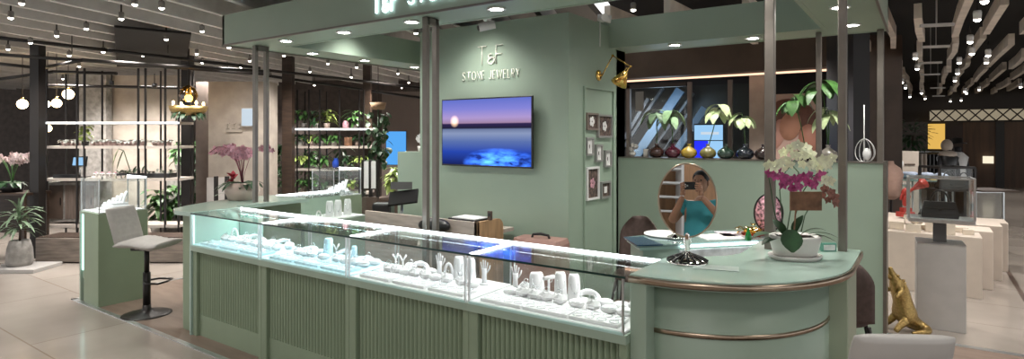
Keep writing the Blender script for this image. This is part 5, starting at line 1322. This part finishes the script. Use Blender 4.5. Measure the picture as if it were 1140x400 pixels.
# orchid mass at the far left
p=P(14,214,7.75); tbz=p.z
r=thing('dark_side_table','dark table under the pale orchids at the edge of the plant shop','table',(p.x,p.y,0),YAW,local=True)
MB().box(-.5,.32,-.2,.25,tbz-.03,tbz,.004).build('table_top',walnut,r)
for sx in (-.46,.28):
    for sy in (-.16,.21): MB().box(sx-.02,sx+.02,sy-.02,sy+.02,0,tbz-.03).build('leg',walnut,r)
MB().box(-.46,.28,.19,.21,.3,tbz-.05).build('back_panel',walnut,r)
def orchid_bowl(p,lab,cols,cnt,spread,hgt,bowlm,br,bh,seed,s_=.028,arch=True):
    r=thing('orchid_bowl',lab,'potted plant',tuple(p)); p=Vector(p); rg=R(seed)
    MB().lathe([(0,0),(br*.8,0),(br*1.02,bh*.5),(br*.95,bh),(br*.85,bh),(br*.8,bh*.85),(0,bh*.85)],p,28).build('bowl',bowlm,r)
    m=MB()
    for k in range(26):
        a=rg.uniform(0,2*PI); m.leaf(p+Vector((0,0,bh*.85)),(math.cos(a),math.sin(a),.9),spread*.8*rg.uniform(.5,1),.06,1.6,5)
    m.build('leaves',leaf2,r); st=MB(); blooms_=[]
    for k in range(cnt[0]):
        a=rg.uniform(0,2*PI); dx=rx_*math.cos(a)+fw_*math.sin(a)*.5; pts=[]
        ln=rg.uniform(.6,1.1)
        for i in range(7):
            q=i/6; pts.append(p+Vector((0,0,bh*.8+hgt*math.sin(q*PI*.68)*1.02*(.75+.3*ln)))+dx*spread*ln*q**1.4)
        st.tube(pts,.003,5); 
        for i in range(cnt[1]): 
            q=.45+.55*i/cnt[1]; j=q*6; a0=pts[int(j)]; a1=pts[min(6,int(j)+1)]; blooms_.append(a0.lerp(a1,j-int(j))+Vector((rg.uniform(-.02,.02),rg.uniform(-.02,.02),rg.uniform(-.03,.01))))
    st.build('stems',cols[1],r)
    for b in blooms_[:98]:
        mb=MB(); orchid_flower(mb,b,s_*rg.uniform(.8,1.2),-fw_+rx_*rg.uniform(-.8,.8)+Vector((0,0,rg.uniform(-.5,.3))),rg.uniform(-1,1)); mb.build('bloom',cols[0],r)
    return r
paleor=mat('blush_petals',(.58,.46,.46),.6,noise=.25,nscale=30)
orchid_bowl((p.x-.02,p.y,tbz),'pale blush orchids massed on the dark table beside the black column',(paleor,leaf),(14,7),.40,.38,black,.13,.12,3,.04)
op2=pz(272,222,.982); 
orchid_bowl((op2.x,op2.y-.02,.982),'blush bowl of arching pink orchids on the mint side counter',(pinkp,mat('plum_stem',(.16,.03,.05),.5)),(15,6),.36,.36,pinkmarble,.155,.165,5,.034)
r=thing('red_anthurium','red bromeliad flowers tucked in beside the pink orchid bowl','plant',(op2.x-.17,op2.y-.03,.982)); m=MB(); rg=R(6)
bq=Vector((op2.x-.17,op2.y-.03,.982))
for k in range(12):
    m.leaf(bq+Vector((rg.uniform(-.02,.05),rg.uniform(-.03,.03),.10+.12*rg.random())),(rg.uniform(-1,1),rg.uniform(-1,1),.8),.09,.05,.8,4)
m.build('red_bracts',redp,r); m=MB().tube([bq,bq+Vector((0,0,.2))],.006,6)
for k in range(5): m.leaf(bq+Vector((0,0,.02)),(rg.uniform(-1,.2),rg.uniform(-1,1),1),.18,.03,1.3,5)
m.build('leaves',leaf,r)
# grey floor pot with palm on slab
p=P(22,292,7.0); r=thing('stone_slab','flat pale stone slab under the grey pot','slab',(p.x,p.y,0),YAW,local=True); MB().box(-.35,.28,-.15,.3,0,.045,.004).build('slab',grey_plinth,r)
p=P(22,290,7.1); r=thing('grey_pot_palm','tall grey concrete pot with a sparse palm on the stone slab','potted plant',(p.x,p.y,.045))
b=Vector((p.x,p.y,.045)); MB().lathe([(0,0),(.12,0),(.135,.05),(.125,.2),(.10,.30),(.09,.30),(.09,.27),(0,.27)],b,24).build('pot',stoneg,r)
m=MB(); rg=R(2); tr=MB().tube([b+Vector((0,0,.27)),b+Vector((.01,0,.4)),b+Vector((-.02,0,.55))],.012,8); tr.build('trunk',walnut,r)
for k in range(44): m.leaf(b+Vector((-.02,0,.40+.25*rg.random())),(rg.uniform(-1,1),rg.uniform(-1,1),rg.uniform(.1,1)),.30,.035,1.3,5)
m.build('fronds',leafgrey,r)

# globe lights & chandeliers
def globe(u,v,t,rad,lab,k):
    p=P(u,v,t); r=thing('globe_pendant',lab,'pendant lamp',tuple(p)); MB().ball(p,rad,seg=16,rings=10).build('globe',warm,r); MB().tube([p+Vector((0,0,rad)),Vector((p.x,p.y,2.98))],.005,6).build('cord',blackmetal,r)
    MB().lathe([(.02,rad*.9),(.02,rad*1.5)],p,10).build('socket',gold,r)
for k,(u,v,rad,lab) in enumerate(((25,116,.07,'warm globe pendant hanging over the pale orchids'),(51,116,.055,'small warm globe pendant just past the dark column'),(63,115,.065,'warm globe pendant above the tablet shelf'),(76,105,.075,'largest warm globe pendant above the lime shrub'),(53,143,.05,'low warm globe pendant below the lit top shelf'))): globe(u,v,8.8 if k!=4 else 8.3,rad,lab,k)
ch=P(210,120,8.0); r=thing('amber_chandelier','amber glass chandelier with candle bulbs behind the black shelving','chandelier',tuple(ch)); rg=R(7)
MB().tube([ch+Vector((0,0,.1)),Vector((ch.x,ch.y,2.98))],.012,8).build('stem',blackmetal,r)
MB().lathe([(.06,-.02),(.15,-.10),(.22,-.05),(.24,.02),(.2,.0),(.1,-.05)],ch,20,cap=False).build('bowl',oldgold,r)
m=MB().lathe([(.09,.08),(.12,.16),(.09,.26),(.03,.3)],ch,16,cap=False); m.build('glass_shade',amberg,r)
for k in range(8):
    a=2*PI*k/8; c_=ch+Vector((.2*math.cos(a),.2*math.sin(a),0)); ar=MB().tube([ch+Vector((0,0,-.05)),ch+Vector((.12*math.cos(a),.12*math.sin(a),-.07)),c_],.008,6).build('arm',oldgold,r)
    MB().lathe([(.012,0),(.012,.04)],c_,8).build('candle',ceramic,ar); 
    if k%2==0: MB().ball(c_+Vector((0,0,.06)),.016,.016,.026,seg=8,rings=6).build('bulb',warm,ar)
MB().ball(ch+Vector((0,0,.13)),.05,seg=12,rings=8).build('bulb',warm,r)
m=MB()
for k in range(40): a=rg.uniform(0,2*PI); m.leaf(ch+Vector((.14*math.cos(a),.14*math.sin(a),rg.uniform(-.1,0))),(math.cos(a),math.sin(a),-.4),.12,.05,1,4)
m.build('leaves',leaf2,r)
# white lit notice and faint lettering on beige panel
q=P(277,131,8.55); r=thing('lit_notice','small white lit notice high on the beige stone panel','sign',(q.x,q.y,q.z-.13),YAW,local=True)
MB().box(-.115,.115,0,.03,0,.27).build('frame',grey_plinth,r); MB().box(-.10,.10,-.005,0,.012,.258).build('face',screenw,r)
q=P(251,147,8.59); r=thing('panel_lettering','small raised characters on the beige stone panel beside the lit notice','sign',(q.x,q.y,q.z),YAW,local=True)
m=MB()
for k in range(3):
    x=.0+.09*k; m.box(x,x+.06,-.01,0,.12,.13).box(x,x+.06,-.01,0,.06,.068).box(x+.026,x+.034,-.01,0,.06,.13)
m.box(0,.24,-.01,0,0,.015); m.build('characters',mat('taupe_letters',(.40,.35,.30),.6),r)
# door-like glass leaves under beige panel
r=frontal('white_glass_door',257,V0+F*EYE/8.4,8.4,'white glazed door with dark stiles below the beige panel','door'); 
X=lambda u:(u-257)*8.4/F
for (a,b) in ((230,238),(243,251)): MB().box(X(a),X(b),0,.03,0,1.0).build('pane',grey_plinth,r)
for u in (240,252): MB().box(X(u)-.02,X(u)+.02,-.01,.04,0,1.02).build('stile',blackmetal,r)

# shelving B with plants
tB=9.3
shB,XB,ZB_=shelfunit('plant_shelving','dark shelving crowded with plants and lit shelves behind the side wing case',370,tB,[331,344,356,378,400,405],[144,164,189,215],100,329,411,.35,blackmetal,shelf_m,(0,))
def onB(u,dy=.15): q=P(u,151,tB+dy); return q
rg=R(77); nB=0
cl=[leaf,leaf2,leaf3,leaf]
names=['beside the dark post','second along','third along','fourth along','at the far dark post','last']
for lv,(v,uss,h,s0) in enumerate(((144,(338,351,364,395),.20,.15),(164,(334,346,358,372,398),.10,.12),(189,(336,348,360,386,402),.12,.13),(215,(338,352,366,392),.10,.13))):
    for k,u in enumerate(uss):
        q=onB(u); z=ZB_(v)+.018
        bigplant((q.x,q.y,z),'%s plant on the %s plant shelf, %s'%(['bushy green','dark green','lime','mid green'][(lv+k)%4],['top','second','third','lowest'][lv],names[k]),cl[(lv+k)%4],26,s0*1.3,.06,h,100+nB,[stoneg,ceramic,pinkmarble][nB%3],.05,.08); nB+=1
q=onB(374,.05); z=ZB_(189)+.018; one(MB().lathe([(.04,0),(.055,.03),(.06,.09),(.035,.13),(.03,.15),(.04,.16)],(q.x,q.y,z),18),'blue_jar',mat('cobalt_glaze',(.02,.06,.35),.2),'cobalt blue jar on the third plant shelf','jar')
q=onB(385,.05); z=ZB_(144)+.018; one(MB().lathe([(.045,0),(.05,.02),(.05,.08),(.035,.10),(.035,.115)],(q.x,q.y,z),18),'pink_jar',pinkp,'pink lidded jar on the top lit plant shelf','jar')
q=onB(388,.05); z=ZB_(164)+.018; one(MB().box(q.x-.06,q.x+.05,q.y-.04,q.y+.04,z,z+.14,.01),'brown_canister',cardb,'brown box canister on the second plant shelf','box')
# hanging vine plant, blue wall screen, striped lamp box, TV plants
q=P(421,122,8.6); r=thing('hanging_vine','dark trailing vine hanging in front of the blue screen','plant',tuple(q)); m=MB(); rg=R(15)
for k in range(95): m.leaf(q+rx_*rg.uniform(-.12,.12)*1.2+fw_*rg.uniform(-.1,.1)+Vector((0,0,-rg.uniform(0,.85))),(rg.uniform(-1,1),rg.uniform(-1,1),-.2),.12,.08,1,3)
m.build('leaves',leaf2,r); MB().lathe([(.09,0),(.12,.1),(.1,.1)],q,14).build('basket',mat('woven_basket',(.30,.2,.12),.8),r); MB().tube([q+Vector((0,0,.1)),Vector((q.x,q.y,2.98))],.006,5).build('cord',blackmetal,r)
MB().tube([q,q-Vector((.0,.0,.85))],.01,6).build('stem',leaf2,r)
q=P(441,184,12); r=thing('wall_screen','bright blue wall screen beyond the till desk','screen',(q.x,q.y,q.z),YAW,local=True); s=12/F
MB().box(-11.5*s,11.5*s,0,.04,0,38*s).build('housing',black,r); MB().box(-11*s,11*s,-.01,0,.5*s,37.5*s).build('display',screenb,r)
q=P(412,210,7.0); r=thing('striped_lantern','tall white panelled lantern with black bars near the till desk','lantern',(q.x,q.y,0),YAW,local=True); zz=q.z
for x in (-.085,.0,.085): MB().box(x-.012,x+.012,-.02,.08,zz-.10,zz+.34).build('bar',blackmetal,r)
for x in (-.042,.042): MB().box(x-.032,x+.032,0,.06,zz,zz+.32).build('panel',white_pl,r)
MB().box(-.09,.09,-.02,.08,0,zz-.1).build('base',walnut2,r)
for k,(u,v,t) in enumerate(((440,200,8.8),(460,205,9.2))):
    p=P(u,v+20,t); zz=p.z; one(MB().obox((p.x,p.y,zz/2),.5,.35,zz,Matrix.Rotation(YAW,3,'Z')),'brown_planter',walnut2,['brown planter box under the blue screen','brown planter box nearer the green half wall end'][k],'planter')
    bigplant((p.x,p.y,zz),['bushy yellow-green plant beneath the blue screen','green plant at the left edge of the television wall'][k],leaf3 if k==0 else leaf,70,.22,.08,.35,60+k,stoneg,.1,.1)
q=P(468,171,5.9); q=pY(468,171,4.5); r=thing('white_orchid_sprig','small white flower in a pot on the low green wall end','potted plant',(q.x,4.51,1.43))
MB().lathe([(.03,0),(.04,.06),(0,.05)],(q.x,4.51,1.43),12).build('pot',ceramic,r); m=MB()
for k in range(6): orchid_flower(m,(q.x+.03*math.cos(k*1.1),4.49,1.51+.02*k),.025,(0.2,-1,0),k)
m.build('flowers',white_pl,r)
# far planting at left of shelving B and right of post
for k,(u,t) in enumerate(((303,10),(314,9.6),(345,10.6),(380,10.8))):
    p=P(u,200,t); bigplant((p.x,p.y,0),'tall leafy plant on the floor behind the orchid bowl, %s along'%ORD[k],[leaf,leaf2][k%2],80,.26,.08,1.1,80+k,stoneg,.16,.35)

# black pipe framework below the slatted ceiling
def pipe(pts,lab,rad=.022):
    m=MB()
    for a,b in zip(pts,pts[1:]): m.tube([a,b],rad,8)
    one(m,'ceiling_pipe',blackmetal,lab,'pipe')
T=lambda u,v,t:P(u,v,t)
pipe([T(-10,60,7.6),T(300,83,8.2)],'long black ceiling pipe crossing above the shelving')
pipe([T(-10,41,7.0),T(120,56,7.6),T(290,76,8.4)],'upper black ceiling pipe nearest the slatted ceiling edge')
pipe([T(-10,70,8),T(45,76,8),T(92,67,7.2),T(300,80,7.9)],'bent black pipe frame over the dark column')
pipe([T(295,84,9),T(475,110,10.5)],'black pipe running behind the canopy posts')
pipe([T(295,78,8.6),T(470,98,10)],'second black pipe behind the canopy posts, above the plant shelving')
pipe([T(40,95,8.4),T(210,98,9)],'lower black pipe behind the globe pendants')
pipe([T(0,88,8.1),T(60,80,8.1),T(130,82,8.1)],'black pipe bracket by the globe pendants')
for k,(u,v0,v1,t) in enumerate(((80,0,60,7.2),(187,22,60,7.4),(124,82,95,7.8),(172,82,98,7.8))):
    r=thing('drop_rod',['thin rod from the ceiling above the shelving','thin rod from the ceiling near the void','small black can light under the pipe frame','small black can light under the pipe frame near the beige wall'][k],'ceiling fitting',tuple(P(u,v1,t)))
    MB().tube([P(u,v0,t),P(u,v1,t)],.006,6).build('rod',blackmetal,r)
    if k>1: MB().tube([P(u,v1-5,t),P(u,v1,t)],.03,10).build('can',black,r)

# ================= the photographer, standing behind the camera and seen in the mirror
X_=Vector((C_,S_,0)); 
ph=thing('person','person in a teal polo shirt holding up a phone, seen in the oval mirror','person',tuple(-fw_*.42),YAW,local=True)
# local axes: x right, y forward; camera sits at local (0,.42,1.6)
H=1.53
pts=[(0,0,.95),(0,.0,1.10),(0,0,1.28),(0,0,1.42),(0,.01,1.50),
     (-.18,0,1.40),(-.27,.12,1.22),(-.09,.33,1.47),(.18,0,1.40),(.27,.12,1.22),(.09,.33,1.47),
     (-.10,0,.88),(-.11,.01,.48),(-.11,-.01,.09),(-.12,.12,.04),(.10,0,.88),(.11,.01,.48),(.11,-.01,.09),(.12,.12,.04)]
ed=[(0,1),(1,2),(2,3),(3,4),(2,5),(5,6),(6,7),(2,8),(8,9),(9,10),(0,11),(11,12),(12,13),(13,14),(0,15),(15,16),(16,17),(17,18)]
rd=[.15,.14,.16,.075,.058,.065,.048,.028,.065,.048,.028,.09,.062,.042,.035,.09,.062,.042,.035]
bd=skinned('body',pts,ed,rd,skin,ph,2)
# head with face
m=MB(); hc=Vector((0,.03,1.63)); m.ball(hc,.075,.095,.115,seg=24,rings=16)
m.ball(hc+Vector((0,.075,-.045)),.045,.035,.05,seg=14,rings=8)
m.tube([hc+Vector((0,.09,.015)),hc+Vector((0,.118,-.02)),hc+Vector((0,.10,-.028))],[.008,.014,.01],8)
for sx in (-1,1): m.ball(hc+Vector((sx*.077,-.005,-.005)),.012,.02,.032,seg=10,rings=6)
m.build('head',skin,ph)
for sx in (-1,1): MB().ball(hc+Vector((sx*.028,.083,.015)),.012,.01,.008,seg=10,rings=6).build('eye',black,ph)
MB().ball(hc+Vector((0,.105,-.058)),.022,.008,.007,seg=12,rings=6).build('mouth',redp,ph)
m=MB(); m.ball(hc+Vector((0,-.015,.035)),.083,.095,.095,seg=24,rings=12); m.v=[(x,y,max(z,hc.z-.01) if y<hc.y+.06 else max(z,hc.z+.07)) for x,y,z in m.v]; m.build('hair',hair,ph)
# shirt: skinned torso and short sleeves slightly outside the body
skinned('polo_shirt',[(0,0,.90),(0,0,1.08),(0,0,1.28),(0,0,1.41),(-.18,0,1.40),(-.235,.065,1.30),(.18,0,1.40),(.235,.065,1.30)],[(0,1),(1,2),(2,3),(2,4),(4,5),(2,6),(6,7)],[.19,.19,.195,.085,.09,.08,.09,.08],teal,ph,2)
skinned('trousers',[(0,0,.93),(-.10,0,.86),(-.11,.01,.48),(-.11,-.01,.12),(.10,0,.86),(.11,.01,.48),(.11,-.01,.12)],[(0,1),(1,2),(2,3),(0,4),(4,5),(5,6)],[.165,.11,.08,.065,.11,.08,.065],trouser,ph,2)
for sx in (-1,1): MB().ball((sx*.115,.06,.045),.052,.14,.045,seg=14,rings=8).build('shoe',black,ph)
# hands gripping the phone
for sx in (-1,1):
    m=MB(); pc=Vector((sx*.088,.345,1.555)); m.ball(pc+Vector((0,0,-.02)),.022,.028,.042,seg=12,rings=8)
    m.tube([Vector((sx*.09,.335,1.48)),pc+Vector((0,0,-.03))],[.026,.022],10)
    for k in range(4):
        z=1.53+.019*k; L_=.05-.006*abs(k-1.5)
        m.tube([(sx*.095,.36,z),(sx*.092,.385,z+.004),(sx*.075,.396,z+.006),(sx*(.095-L_),.392,z+.006)],[.009,.0088,.008,.006],8)
    m.tube([(sx*.085,.345,1.54),(sx*.068,.352,1.56),(sx*.05,.36,1.575)],[.011,.01,.0075],8)
    m.build('hand',skin,ph)
pho=thing('phone','black phone held up sideways by the person, seen in the oval mirror','phone',tuple(-fw_*.05+Vector((0,0,1.57))),YAW,local=True)
MB().box(-.078,.078,.0,.009,-.038,.038,.004).build('body',black,pho)
for (x,z) in ((.05,.022),(.05,-.0),(.03,.012)): MB().lathe([(.009,.0),(.009,.003),(0,.003)],(x-.1 if False else -x,.009,z-.012),14,Matrix.Rotation(-PI/2,3,'X')).build('lens',steel,pho)
